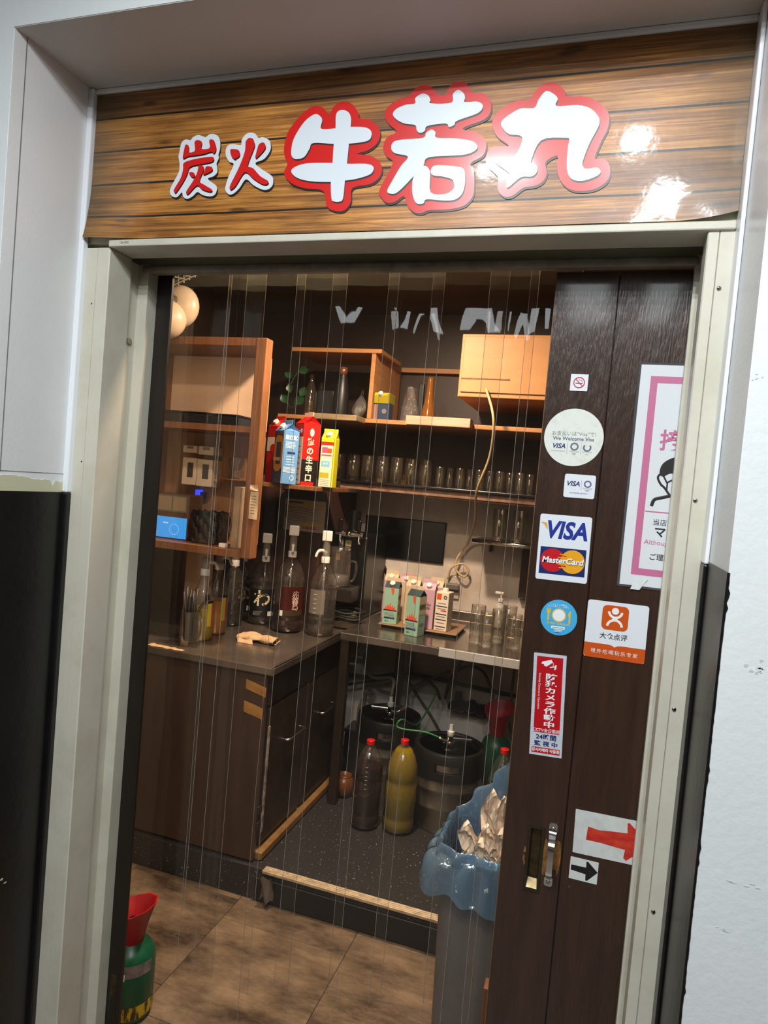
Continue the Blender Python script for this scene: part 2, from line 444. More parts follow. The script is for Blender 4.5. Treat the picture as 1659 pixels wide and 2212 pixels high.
# ================================================================== the corridor and the recessed doorway
XL, XR = -1.112, 0.173            # reveals of the recess
YF = -0.205                       # face of the corridor wall
ZS, ZD = 2.333, 1.472             # soffit height, top of the black dado
g = G().box(-3.2, XL, YF, .17, 0, 2.65).box(XR, 3.2, YF, .128, 0, 2.65).box(XL, XR, YF, .17, ZS, 2.65)
wf = struct(g.obj('wall_front', white_wall))
scuff_m = M('scuff_grey', (196, 199, 200), .7)
for (px, py, w_s, h_s) in ((1633, 1440, .016, .009), (1645, 1452, .01, .005), (1612, 1910, .022, .003), (1560, 2010, .012, .003), (1640, 815, .008, .004)):
    c = W(px, py, y=YF)
    for q_ in range(5):
        ox, oz = random.uniform(-1, 1) * w_s, random.uniform(-1, 1) * h_s
        G().prism([(ox + w_s * .22 * cos(a_) * random.uniform(.4, 1.3), oz + h_s * .3 * sin(a_) * random.uniform(.3, 1.3)) for a_ in [i * pi / 4 for i in range(8)]], 0, .0003).move(M4=face_y((c.x, YF, c.z))).obj('scuff_mark', scuff_m, wf)
# painted reveals: glossier grey-white paint on the sides of the recess, black dado below
g = G().box(XL, XL + .0015, YF + .001, 0, ZD + .04, ZS)
rl = struct(g.obj('wall_reveal', grey_wall))
G().box(XL + .0015, XL + .0022, YF + .028, YF + .030, ZD + .04, ZS).obj('joint', M('joint_grey', (120, 118, 116), .7), rl)
struct(G().box(XR - .0015, XR, YF + .001, 0, ZD, ZS).obj('wall_reveal', grey_wall))
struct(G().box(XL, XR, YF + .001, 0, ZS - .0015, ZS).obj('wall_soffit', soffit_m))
pl = [(YF + .001, 0)] + [(YF + .001 + (0.205 - .014) * i / 26, .034 + random.uniform(-.002, .002) - .012 * i / 26 + (-.012 if i == 22 else 0)) for i in range(27)] + [(-.014, 0)]
struct(G().prism(pl, 0, .0018).move(M4=frame((XL, 0, ZD), (0, 1, 0), (0, 0, 1))).obj('trim_1', cream_paint))
d1 = struct(G().box(XL, XL + .003, YF + .001, -.012, 0, ZD).obj('trim_2', black_paint))
for (y, z, s) in ((-.19, 1.31, .012), (-.11, .66, .006), (-.12, .63, .005), (-.1, .648, .004), (-.165, 1.0, .003)):
    G().prism([(s * .9 * cos(a) * random.uniform(.6, 1.3), s * .35 * sin(a) * random.uniform(.5, 1.4)) for a in [i * pi / 5 for i in range(10)]], 0, .0006).move(
        M4=frame((XL + .003, y, z), (0, 1, 0), (0, 0, 1))).obj('paint_chip', cream_paint, d1)
struct(G().box(XR - .003, XR, YF + .001, -.012, 0, ZD).obj('trim_3', black_paint))
# corner beads beside the frame, white above and black below
struct(G().bbox(XL, -1.098, -.014, .002, ZD, ZS - .002, .003).obj('trim_4', bead_white))
struct(G().bbox(XL, -1.098, -.014, .002, 0, ZD, .003).obj('trim_5', black_paint))
struct(G().bbox(.164, XR - .002, -.04, .002, ZD - .004, ZS - .002, .003).obj('trim_6', bead_white))
struct(G().bbox(.164, XR - .002, -.04, .002, 0, ZD - .004, .003).obj('trim_7', black_paint))
struct(G().bbox(-1.098, .164, -.008, .002, 2.3215, ZS - .002, .002).obj('trim_8', grey_wall))
# dark edge line of the paint on the right wall corner
for i in range(1):
    pts = [(.0, 0)]
    n = 220
    pts = [(0, 0)] + [(random.uniform(.0006, .0014) if random.random() < .93 else random.uniform(.0015, .004), ZD * i / n) for i in range(n + 1)] + [(0, ZD)]
    struct(G().prism(pts, 0, .0012).move(M4=face_y((XR - .001, YF, 0))).obj('trim_9', black_paint))
# corridor shell (behind the camera)
struct(G().box(-3.2, 3.2, -3.6, YF, -.05, 0).box(XL, XR, YF, 0, -.05, 0).obj('floor_corridor', M('corridor_floor', (120, 112, 104), .4, noise=(3, .3, .7), c2=(98, 90, 84))))
struct(G().box(-3.2, 3.2, -3.6, YF, 2.65, 2.7).obj('ceiling_corridor', M('corridor_ceiling', (214, 214, 210), .7)))
wc = struct(G().box(-3.2, 3.2, -3.65, -3.6, 0, 2.65).obj('wall_corridor', M('corridor_far_wall', (74, 66, 60), .6)))
struct(G().box(-3.25, -3.2, -3.6, YF, 0, 2.65).box(3.2, 3.25, -3.6, YF, 0, 2.65).obj('wall_corridor_end', M('corridor_wall', (176, 172, 166), .6)))
for k, (x, y, w, h, p) in enumerate(CORR_LAMPS):
    where = ['an oblong one straight above the doorway', 'a small square one behind it', 'a small square one close to the wall', 'a small square one right of the sign'][k]
    t = thing('ceiling_lamp', 'white corridor ceiling lamp, ' + where, 'lamp', (x, y, 2.65), 0, 'corridor ceiling lamps')
    G().bbox(-w / 2 - .015, w / 2 + .015, -h / 2 - .015, h / 2 + .015, -.018, 0, .004).obj('housing', white_p, t)

for k, (x, w) in enumerate(TUBES):
    t = thing('tube_lamp', 'long white tube lamp on the corridor ceiling behind the viewer', 'lamp', (x, -2.35, 2.65), 0, 'corridor tube lamps')
    G().bbox(-w / 2 - .015, w / 2 + .015, -.52, .52, -.018, 0, .004).obj('housing', white_p, t)
# ------------------------------------------------------------------ transom and door frame
struct(G().box(XL, XR, .004, .075, 2.012, ZS).box(XL, XR, .075, .134, 2.09, ZS).box(XL, XR, .134, .17, 2.003, ZS).obj('wall_transom', cream_paint))
fr = struct(thing('trim_10', 'cream painted metal door frame set back in the recess', 'x'))
del fr['category']
ljamb = [(XL, .17), (XL, 0), (-1.0715, 0), (-1.0705, .003), (-1.0695, 0), (-1.042, 0), (-1.04, .002), (-1.04, .071), (-1.052, .071), (-1.052, .112), (-1.0245, .112), (-1.0245, .17)]
G().prism(ljamb, 0, 2.0).obj('jamb', frame_m, fr)
rjamb = [(XR, .128), (.1205, .128), (.1205, .112), (.134, .112), (.132, .05), (.124, .05), (.124, .002), (.126, 0), (.1405, 0), (.1415, .003), (.1425, 0), (XR, 0)]
G().prism(rjamb, 0, 2.0).obj('jamb', frame_m, fr)
G().bbox(-1.04, .164, -.006, .071, 2.0, 2.0145, .0025).obj('head', frame_m, fr)
G().bbox(-1.044, .128, .108, .134, 1.981, 1.9995, .007, 3).obj('rail', rail_m, fr)
G().box(-1.05, .13, .078, .132, 2.082, 2.09).obj('track', rail_m, fr)
for (px, py) in ((1553, 623), (1502, 1081), (1456, 1532), (1411, 1969)):
    c = W(px, py, y=0)
    s = G().lathe([(0, .0), (.0035, 0), (.0035, .0008), (.0028, .0016), (0, .0018)], 14).move(M4=face_y((c.x, -.0002, c.z))).obj('screw', steel, fr, smooth=True)
    G().box(-.0022, .0022, -.0005, .0005, .0016, .0021).box(-.0005, .0005, -.0022, .0022, .0016, .0021).move(M4=face_y((c.x, -.0002, c.z))).obj('slot', black_p, s)
for (px, py) in ((198, 656), (176, 997)):
    c = W(px, py, y=0)
    G().lathe([(0, 0), (.0018, 0), (.0015, .0006), (0, .0007)], 10).move(M4=face_y((c.x, 0, c.z))).obj('screw', black_p, fr)
c = W(284, 737, x=-1.04)
G().lathe([(0, 0), (.008, 0), (.008, .003), (.005, .005), (0, .005)], 18).move(M4=frame((-1.052, .093, c.z), (0, 1, 0), (0, 0, 1))).obj('bumper', M('grey_rubber', (140, 132, 112), .6), fr)
T(fr, '124-1925', .006, -1.0, 2.0075, print_k, z=0, M4=frame((0, -.0063, 0), (1, 0, 0), (0, 0, 1)))
# dark strike post at the left of the opening
sp_ = struct(G().box(-1.028, -.985, .1455, .153, 0, 1.999).obj('trim_11', dark_post))
c = W(250, 2150, y=.145)
G().box(-1.016, -.998, .1448, .1456, c.z - .06, c.z + .05).obj('strike_plate', brass_old, sp_)
G().box(-1.0125, -1.0015, .1444, .1449, c.z - .06, c.z - .005).obj('keyhole', dark_post, sp_)

# ------------------------------------------------------------------ sliding door (right)
YD = .135
dl = W(1136, 1300, y=YD).x
sm = W(1270, 1290, y=YD).x
door = struct(thing('door_1', 'dark stained wooden sliding door pushed to the right side', 'x')); del door['category']
zt = 1.9805
p0, p1 = W(1142, 1779, y=YD), W(1166, 1929, y=YD)      # recessed pull: outer corners
ux0, ux1, uz0, uz1 = p0.x, W(1180, 1786, y=YD).x - .001, p1.z, p0.z
ix0, ix1, iz0, iz1 = ux0 + .006, ux1 - .006, uz0 + .006, uz1 - .006
G().box(dl, ix0, YD, YD + .035, .012, zt).box(ix1, sm - .0015, YD, YD + .035, .012, zt).box(ix0, ix1, YD, YD + .035, .012, iz0).box(ix0, ix1, YD, YD + .035, iz1, zt).obj('board', door_wood, door)
G().box(sm + .0015, .36, YD, YD + .035, .012, zt).obj('board', door_wood, door)
G().box(sm - .0016, sm + .0016, YD + .022, YD + .03, .012, zt).obj('joint', door_wood, door)
G().box(dl - .0015, dl, YD + .003, YD + .034, .012, zt).obj('edge_strip', M('edge_wood', (120, 86, 48), .6), door)
pull = G().box(ux0, ux1, YD - .002, YD, uz0, iz0).box(ux0, ux1, YD - .002, YD, iz1, uz1).box(ux0, ix0, YD - .002, YD, iz0, iz1).box(ix1, ux1, YD - .002, YD, iz0, iz1).obj('recessed_pull', M('pull_frame', (70, 64, 50), .45, metal=.7), door)
G().add([(ix0, YD - .001, iz0), (ix1, YD - .001, iz0), (ix1, YD - .001, iz1), (ix0, YD - .001, iz1), (ix0 + .002, YD + .012, iz0 + .014), (ix1 - .002, YD + .012, iz0 + .014), (ix1 - .002, YD + .012, iz1 - .008), (ix0 + .002, YD + .012, iz1 - .008)],
        [(4, 5, 6, 7), (0, 1, 5, 4), (1, 2, 6, 5), (2, 3, 7, 6), (3, 0, 4, 7)]).obj('cup', brass_old, pull)
a, b = W(1195, 1793, y=YD), W(1183, 1898, y=YD)
worn = M('worn_wood', (150, 104, 52), .6, noise=(60, .35, .65), c2=(96, 60, 28))
wp = smooth_poly([(a.x - .012, a.z - .02), (a.x - .006, a.z - .028), (a.x + .006, a.z - .02), (a.x + .016, a.z - .022), (a.x + .019, a.z - .05), (a.x + .017, a.z - .075), (a.x + .013, a.z - .09), (a.x + .012, a.z - .076), (a.x - .001, a.z - .08), (a.x - .012, a.z - .092), (a.x - .016, a.z - .075), (a.x - .015, a.z - .05)], 3)
G().prism(wp, 0, .0003).move(M4=face_y((0, YD, 0))).obj('worn_patch', worn, door)
for (px, py, s) in ((1134, 1835, .008), (1131, 1852, .007), (1133, 1862, .006), (1229, 1915, .003)):
    c = W(px, py, y=YD)
    G().prism([(c.x + s * .4 * cos(q) * random.uniform(.4, 1.2), c.z + s * 1.1 * sin(q) * random.uniform(.5, 1.2)) for q in [i * pi / 5 for i in range(10)]], 0, .0003).move(M4=face_y((0, YD, 0))).obj('worn_patch', worn, door)
hx = a.x
path = [(hx, YD - .002, a.z), (hx, YD - .006, a.z - .006), (hx, YD - .024, a.z - .018), (hx, YD - .028, a.z - .035), (hx, YD - .028, a.z - .062), (hx, YD - .024, b.z + .018), (hx, YD - .006, b.z + .006), (hx, YD - .002, b.z)]
cp = curve3(path, 5)
vs = []; fs = []
for i, p in enumerate(cp):
    w_ = .0075 - .002 * sin(pi * i / (len(cp) - 1))
    tt = (cp[min(i + 1, len(cp) - 1)] - cp[max(i - 1, 0)]).normalized(); nn = Vector((1, 0, 0)).cross(tt).normalized() * .0016
    for (s, q) in ((-1, -1), (1, -1), (1, 1), (-1, 1)): vs.append((p.x + s * w_, p.y + q * nn.y, p.z + q * nn.z))
for i in range(len(cp) - 1):
    for k in range(4): fs.append((i * 4 + k, i * 4 + (k + 1) % 4, i * 4 + 4 + (k + 1) % 4, i * 4 + 4 + k))
hd = G().add(vs, fs).obj('handle', chrome, door, smooth=True, auto=40)
for zz in (a.z + .004, b.z - .004):
    pad = G().prism(rrect(.016, .02, .005, cx=hx, cy=zz), 0, .002).move(M4=face_y((0, YD, 0))).obj('mounting_pad', chrome, hd)
    G().lathe([(0, 0), (.004, 0), (.0035, .002), (0, .0028)], 14).move(M4=face_y((hx, YD - .002, zz))).obj('bolt', chrome, hd, smooth=True)

# ------------------------------------------------------------------ stickers and notices on the door
def sticker(name, label, cat, tl, w, h, ang=0, poly=None, mat=sticker_w, t=.0008, yoff=0, group=None):
    p = W(*tl, y=YD)
    u = Vector((cos(ang), 0, sin(ang))); v = Vector((-sin(ang), 0, cos(ang)))
    c = Vector((p.x, YD - .0002 - yoff, p.z)) + u * w / 2 - v * h / 2
    o = G().prism(poly or rrect(w, h, .004), 0, t).obj(name, mat, None, M4=face_y(c, ang))
    return tag(o, label, cat, group)
Z1 = .0010; Z2 = .0013; Z3 = .0016
# no smoking
s = sticker('no_smoking_sticker', 'tiny square white no smoking sticker with red prohibition ring', 'sticker', (1234, 808), .032, .0315, 0, rrect(.032, .0315, .0008))
ringpoly(s, 'ring', .0088, .0106, print_r, Z2)
flat('cigarette', [(-.0065, -.0022), (.0065, -.0022), (.0065, -.0006), (-.0065, -.0006)], print_k, s, Z1)
G().tube([(x, y, Z1) for x, y in [(-.002, .006), (0, .0068), (.001, .004), (.004, .0045), (.0055, .0025), (.006, .0005)]], .0004, 5).obj('smoke', print_n, s)
flat('bar', [(-.0072, .0062), (-.0062, .0072), (.0072, -.0062), (.0062, -.0072)], print_r, s, Z3)
# round payment sticker (characters left out)
c = W(1239, 945, y=YD); R0 = W(1304, 948, y=YD).x - c.x
s = tag(G().prism(circ(R0, 64), 0, .0008).obj('payment_sticker', M('aged_sticker', (226, 230, 222), .4, noise=(60, .5, .8), c2=(206, 208, 198)), None, M4=face_y((c.x, YD - .0002, c.z), rad(1))),
        'large round white sticker reading We Welcome Visa on the dark door', 'sticker')
q = R0 / .055
T(s, 'お支払いは“Visa”で!', .0094 * q, 0, .0065 * q, print_g, Z1)
T(s, 'We Welcome Visa', .0099 * q, 0, -.003 * q, print_n, Z1, bold=.008)
def emblem(s, x, y, r, para=False):
    g = G()
    for i in range(30):
        a_ = 2 * pi * i / 30
        if para and .25 * pi < a_ < .75 * pi: continue
        for rr, ss in ((r * .74, .17), (r * .95, .2)):
            k = ss * r * .62
            g.prism([(x + rr * cos(a_) + k * cos(a_ + e_), y + rr * sin(a_) + k * sin(a_ + e_)) for e_ in (.7, 2.44, 3.84, 5.58)], Z1 - .0002, Z1)
    return g.obj('ring_emblem', print_n, s)
def rings(s, x, y, r):
    for i, dx in enumerate((-2.1, 0, 2.1, -1.05, 1.05)):
        ringpoly(s, 'ring', r * .8, r, print_g, Z1, x + dx * r, y - (r * .9 if i > 2 else 0), 18)
T(s, 'VISA', .0125 * q, -.0265 * q, -.0175 * q, print_n, Z1, bold=.03, shear=.25)
T(s, 'worldwide sponsor', .0034 * q, -.0265 * q, -.0268 * q, print_g, Z1)
emblem(s, .003 * q, -.0175 * q, .0074 * q); T(s, 'TOKYO 2020', .0032 * q, .003 * q, -.0272 * q, print_g, Z1); rings(s, .003 * q, -.031 * q, .0012 * q)
emblem(s, .0265 * q, -.0185 * q, .0074 * q, True); T(s, 'TOKYO 2020', .0032 * q, .0265 * q, -.0275 * q, print_g, Z1)
for k in range(2): G().tube([(.024 * q + .003 * k, -.031 * q, Z1), (.025 * q + .003 * k, -.0325 * q, Z1), (.0265 * q + .003 * k, -.031 * q, Z1)], .0003, 4).obj('swoosh', print_g, s)
for x in (-.0105, .0152): flat('divider', [(x * q, -.033 * q), ((x + .0005) * q, -.033 * q), ((x + .0005) * q, -.0095 * q), (x * q, -.0095 * q)], print_g, s, Z1)
# small card
s = sticker('payment_card_sticker', 'small white rounded card sticker with ring emblem below the round one', 'sticker', (1221, 1023), .0567, .0445, rad(.3))
T(s, 'VISA', .0125, -.0125, .004, print_n, Z1, bold=.03, shear=.25)
emblem(s, .0145, .005, .0066); T(s, 'TOKYO 2020', .003, .0145, -.0035, print_g, Z1); rings(s, .0145, -.0065, .0013)
flat('divider', [(.003, -.006), (.0035, -.006), (.0035, .012), (.003, .012)], print_g, s, Z1)
T(s, 'worldwide sponsor', .0042, -.001, -.013, print_n, Z1)
# VISA / MasterCard
s = sticker('card_brands_sticker', 'white sticker with blue VISA lettering above overlapping red and yellow circles', 'sticker', (1168, 1109), .0958, .1262, rad(.7))
vis = M('visa_blue', (32, 52, 148), .4)
T(s, 'VISA', .0455, .002, .0325, vis, Z1, bold=.035, shear=.2, sx=.86)
flat('serif', smooth_poly([(-.046, .0475), (-.036, .0468), (-.0335, .043), (-.0325, .034), (-.036, .039), (-.040, .044)], 3), M('amber_print', (232, 168, 52), .4), s, Z2)
flat('panel', [(-.0425, -.0515), (.0425, -.0515), (.0425, .0005), (-.0425, .0005)], M('mc_navy', (28, 40, 100), .4), s, Z1)
flat('disc', circ(.0225, 40, -.0185, -.0245), M('mc_red', (196, 22, 36), .4), s, Z2)
flat('disc', circ(.0225, 40, .0185, -.0245), M('mc_yellow', (236, 166, 30), .4), s, Z2 + .0001)
for k in range(-4, 5):
    if abs(k) < 2: continue
    y = -.0245 + k * .0032
    hw = .011 - abs(k) * .0013
    flat('stripe', [(-hw, y - .0009), (hw, y - .0009), (hw, y + .0009), (-hw, y + .0009)], _cache['mc_red'] if k % 2 else _cache['mc_yellow'], s, Z3)
T(s, 'MasterCard', .0158, .0006, -.0253, M('mc_shadow', (20, 22, 40), .5), Z3 + .0001, bold=.04, shear=.15)
T(s, 'MasterCard', .0158, 0, -.0245, print_w, Z3 + .0003, bold=.03, shear=.15)
# coupon
c = W(1207, 1334, y=YD); R1 = W(1247, 1337, y=YD).x - c.x
s = tag(G().prism(circ(R1, 56), 0, .0008).obj('coupon_sticker', M('sky_blue_sticker', (70, 176, 228), .4), None, M4=face_y((c.x, YD - .0002, c.z), rad(1))), 'small round sky blue sticker with yellow fork, plate and knife', 'sticker')
k = R1
T(s, 'レストラン体験を、\nもっと楽しく、お得に。', .115 * k, 0, .66 * k, print_w, Z1, line=.9)
ringpoly(s, 'plate_rim', .33 * k, .39 * k, print_y, Z1, 0, .13 * k)
flat('plate', circ(.33 * k, 36, 0, .13 * k), print_w, s, Z1)
flat('fork', [(x * k - .57 * k, y * k) for x, y in ((-.05, -.2), (.04, -.2), (.05, .18), (.11, .26), (.11, .5), (.07, .5), (.06, .36), (.025, .36), (.02, .5), (-.02, .5), (-.03, .36), (-.06, .36), (-.07, .5), (-.11, .5), (-.11, .26), (-.05, .18))], print_y, s, Z1)
flat('knife', [(x * k + .58 * k, y * k) for x, y in ((-.05, -.27), (.05, -.27), (.06, .45), (0, .42), (-.07, .3), (-.08, .15), (-.03, .1))], print_y, s, Z1)
T(s, 'SMART CHECK-IN', .155 * k, 0, -.36 * k, print_y, Z1, bold=.03)
flat('address_pill', rrect(.74 * k, .15 * k, .03 * k, cx=0, cy=-.57 * k), print_w, s, Z1)
flat('address_line', [(-.3 * k, -.585 * k), (.3 * k, -.585 * k), (.3 * k, -.555 * k), (-.3 * k, -.555 * k)], print_g, s, Z2)
T(s, 'CJPAY', .16 * k, 0, -.74 * k, print_w, Z1, bold=.03, shear=.2)
flat('small_line', [(-.18 * k, -.86 * k), (.18 * k, -.86 * k), (.18 * k, -.84 * k), (-.18 * k, -.84 * k)], print_n, s, Z1)
# review site sticker
s = sticker('review_site_sticker', 'white and orange rounded square sticker with leaping figure logo', 'sticker', (1271, 1294), .1085, .1083, rad(.4), rrect(.1085, .1083, .005))
orp = M('dp_orange', (206, 84, 22), .4)
flat('lower_band', [(-.0542, -.0265), (-.0542, -.05), (-.05, -.0541), (.05, -.0541), (.0542, -.05), (.0542, -.0265), (.012, -.0265), (.005, -.0275), (0, -.0305), (-.005, -.0275), (-.012, -.0265)], orp, s, Z1)
flat('logo_square', rrect(.047, .0465, .009, cx=-.0035, cy=.0245), orp, s, Z1)
flat('head', circ(.0064, 26, -.004, .0375), print_w, s, Z2)
ringpoly(s, 'arms', .0095, .0138, print_w, Z2, -.0035, .037, 24, pi * 1.03, pi * 1.97)
ringpoly(s, 'legs', .0108, .0152, print_w, Z2, -.0035, .0075, 24, pi * .03, pi * .97)
flat('body', [(-.007, .027), (0, .027), (.002, .0195), (-.009, .0195)], print_w, s, Z2 + .0002)
T(s, '大众点评', .0125, -.0035, -.0115, print_k, Z1, bold=.012)
T(s, '境外吃喝玩乐专家', .0092, 0, -.0415, print_w, Z2, space=1.32)
# CCTV
s = sticker('cctv_sticker', 'tall narrow red and silver security camera warning sticker', 'sticker', (1154, 1409), .0612, .1985, rad(2.6), rrect(.0612, .1985, .0008), M('silver_sticker', (206, 212, 220), .35, noise=(300, .4, .7), c2=(190, 197, 206), stretch=(.1, 1, 1)))
flat('red_field', [(-.0245, -.0545), (.0245, -.0545), (.0245, .0935), (-.0245, .0935)], M('cctv_red', (188, 14, 26), .4), s, Z1)
for i, ch in enumerate('防犯カメラ作動中'): T(s, ch, .0128, .004, .0545 - i * .0133, print_w, Z2, bold=.028, sx=1.75)
T(s, 'Security Cameras in Operation', .0056, -.0175, .0255, print_w, Z2, rot=-pi / 2)
flat('camera_body', [(-.016, .0795), (-.014, .0835), (.003, .0885), (.0055, .0835), (-.006, .0745), (-.011, .076), (-.0105, .0785)], print_w, s, Z2)
G().tube([(.0035, .085, Z2), (.007, .0815, Z2), (.0065, .0765, Z2), (.0095, .0745, Z2)], .0005, 5).obj('bracket', print_w, s)
flat('mount', [(.0085, .0695), (.012, .0705), (.013, .0795), (.0098, .0785)], print_w, s, Z2)
flat('foot', [(0, .0745), (.0085, .0765), (.0085, .0745), (.0008, .0725)], print_w, s, Z2)
T(s, 'CCTV全日監控', .0078, 0, -.050, print_w, Z2, bold=.012)
T(s, '24時間', .0118, 0, -.0635, print_n, Z1, bold=.03, sx=1.1)
T(s, '監 視 中', .0105, 0, -.0765, print_n, Z1, bold=.03, sx=1.2)
flat('red_strip', [(-.0265, -.0945), (.0265, -.0945), (.0265, -.0835), (-.0265, -.0835)], _cache['cctv_red'], s, Z1)
T(s, '감시카메라 작동중', .0076, 0, -.089, print_w, Z2, bold=.025, sx=.9)
# laminated poster
s = sticker('laminated_poster', 'laminated white poster with pink border, partly behind the door frame', 'poster', (1381, 783), .297, .415, 0, rrect(.297, .415, .003), CLEAR('laminate', (205, 205, 210), 1.5, .12, body=.25, bodyc=(190, 190, 195)), .0009, .0005)
pk = M('pink_print', (198, 112, 150), .45)
flat('sheet', [(-.144, -.2035), (.144, -.2035), (.144, .2035), (-.144, .2035)], M('poster_paper', (222, 227, 232), .35), s, Z2)
bx0, bx1, by0, by1, bw = -.126, .126, -.183, .183, .0125
for q_ in ([(bx0, by0), (bx0 + bw, by0), (bx0 + bw, by1), (bx0, by1)], [(bx1 - bw, by0), (bx1, by0), (bx1, by1), (bx1 - bw, by1)], [(bx0 + bw, by1 - bw), (bx1 - bw, by1 - bw), (bx1 - bw, by1), (bx0 + bw, by1)], [(bx0 + bw, by0), (bx1 - bw, by0), (bx1 - bw, by0 + bw), (bx0 + bw, by0 + bw)]):
    flat('border', q_, pk, s, Z2 + .0003)
def pl(px, py):        # poster-local coordinates of a photo point
    p = W(px, py, y=YD - .002); return p.x - s.matrix_basis.translation.x, p.z - s.matrix_basis.translation.z
ZP = Z2 + .0004
x, y = pl(1445, 955); T(s, '接', .040, x + .004, y, pk, ZP, bold=.02)
x, y = pl(1428, 1130); T(s, '当店で', .0125, x + .004, y, print_k, ZP, align='CENTER')
x, y = pl(1412, 1150); T(s, 'マス', .021, x, y, print_k, ZP, align='LEFT', bold=.02)
x, y = pl(1391, 1170); T(s, 'Although', .0128, x, y, pk, ZP, align='LEFT')
x, y = pl(1401, 1203); T(s, 'ご理解', .0128, x, y, print_k, ZP, align='LEFT', bold=.008)
x0, y0 = pl(1394, 1104)
flat('rule', [(x0, y0 - .001), (x0 + .12, y0 - .001), (x0 + .12, y0 + .001), (x0, y0 + .001)], pk, s, ZP)
x1, y1 = pl(1407, 1093); x2, y2 = pl(1430, 1075); x3, y3 = pl(1446, 1072)
G().tube(curve3([(x1, y1, ZP), (x1 + .004, y1 + .012, ZP), (x2, y2, ZP), (x3 + .008, y3 + .003, ZP)], 5), .0029, 6).flatz(ZP).obj('figure_shoulder', print_k, s)
hx_, hy_ = pl(1462, 1020)
G().prism(smooth_poly([(hx_ - .029, hy_ - .005), (hx_ - .026, hy_ + .012), (hx_ - .012, hy_ + .024), (hx_ + .006, hy_ + .027), (hx_ + .006, hy_ - .006), (hx_ - .008, hy_ - .003), (hx_ - .016, hy_ - .006), (hx_ - .022, hy_ - .010)], 4), ZP - .0002, ZP).obj('figure_hair', print_k, s)
G().tube(curve3([(hx_ - .026, hy_ - .004, ZP), (hx_ - .031, hy_ - .012, ZP), (hx_ - .025, hy_ - .024, ZP), (hx_ - .018, hy_ - .03, ZP), (hx_ - .008, hy_ - .043, ZP)], 5), .0019, 6).flatz(ZP).obj('figure_cheek', print_k, s)
G().tube([(hx_ - .022, hy_ - .008, ZP), (hx_ - .014, hy_ - .022, ZP), (hx_ - .014, hy_ - .036, ZP)], .0014, 6).flatz(ZP).obj('mask_strap', print_k, s)
G().tube([(hx_ - .014, hy_ - .02, ZP), (hx_ - .002, hy_ - .012, ZP)], .0014, 6).flatz(ZP).obj('mask_strap', print_k, s)
tp = W(1377, 1262, y=YD)
tp_o = tag(G().grid(lambda u, v: (tp.x + (u - .5) * (.016 + .006 * v) + .01 * (v - .4), YD - .0034 - .0007 * sin(9 * u + 5 * v), tp.z + .022 * (v - .45)), 9, 9).obj('torn_tape', M('white_tape', (226, 230, 232), .3), None, smooth=True),
    'torn strip of white tape under the laminated poster', 'tape')
# arrow sheets
s = sticker('arrow_paper', 'white paper sheet with hand painted thick red arrow', 'paper sign', (1244, 1747), .150, .084, rad(1.2), rrect(.150, .084, .001), M('grubby_paper', (214, 218, 216), .6, noise=(30, .45, .75), c2=(190, 194, 190)))
redp = M('red_marker', (190, 34, 32), .6, noise=(70, .4, .7), c2=(214, 74, 44), stretch=(.4, 1, 1))
flat('arrow', [(-.0505, .0135), (-.0525, -.0125), (-.025, -.013), (.018, -.0165), (.016, -.032), (.021, -.037), (.06, .002), (.022, .036), (.019, .034), (.020, .0155), (-.005, .0135), (-.03, .0105)], redp, s, Z1)
s = sticker('arrow_note', 'small square white note with black marker arrow under the red one', 'paper sign', (1233, 1849), .0515, .0425, rad(0), rrect(.0515, .0425, .0008), M('note_paper', (216, 220, 216), .6))
flat('arrow', [(-.0235, .006), (-.0235, -.004), (.004, -.0065), (.0045, -.018), (.0075, -.0185), (.0255, .002), (.0065, .0185), (.0035, .018), (.004, .0065)], print_k, s, Z1)

# ------------------------------------------------------------------ shop sign above the door
sgm = sign_material()
sx0, sx1, sz0, sz1 = -1.097, .1635, 2.0165, 2.3205
def sgrid(u, v):
    x = sx0 + (sx1 - sx0) * u; z = sz0 + (sz1 - sz0) * v
    y = -.0022
    k = max(0, 1 - u / .13) * max(0, 1 - v / .45)
    y -= .016 * k * k + .004 * k * sin(30 * u)
    if v < .12: y -= .0011 * (1 - v / .12) * (1 + .6 * sin(40 * u) + .5 * sin(17 * u))
    k2 = max(0, (u - .93) / .07) * max(0, 1 - v / .3)
    y -= .008 * k2; z += .010 * k2 * k2
    z += .004 * max(0, .5 - abs(u - .62)) * (1 - v) * .0
    return (x, y, z)
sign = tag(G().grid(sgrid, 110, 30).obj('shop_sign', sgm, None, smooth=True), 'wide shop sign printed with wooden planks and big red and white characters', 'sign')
def trace(reg, sc, pts):
    out = []
    for (x, y) in pts:
        p = W(reg[0] + x * sc, reg[1] + y * sc, y=-.0022); out.append((p.x, p.z))
    return out
RA, SA = (360, 280), 260 / 1659.0
RB, SB = (600, 170), 480 / 1659.0
RC, SCC = (1020, 160), 330 / 1659.0
sg_red = M('sign_red', (214, 26, 24), .3, coat=.3); sg_white = M('sign_white', (224, 232, 240), .3, coat=.3)
sg_sh = M('sign_print_shade', (40, 26, 14), .35)
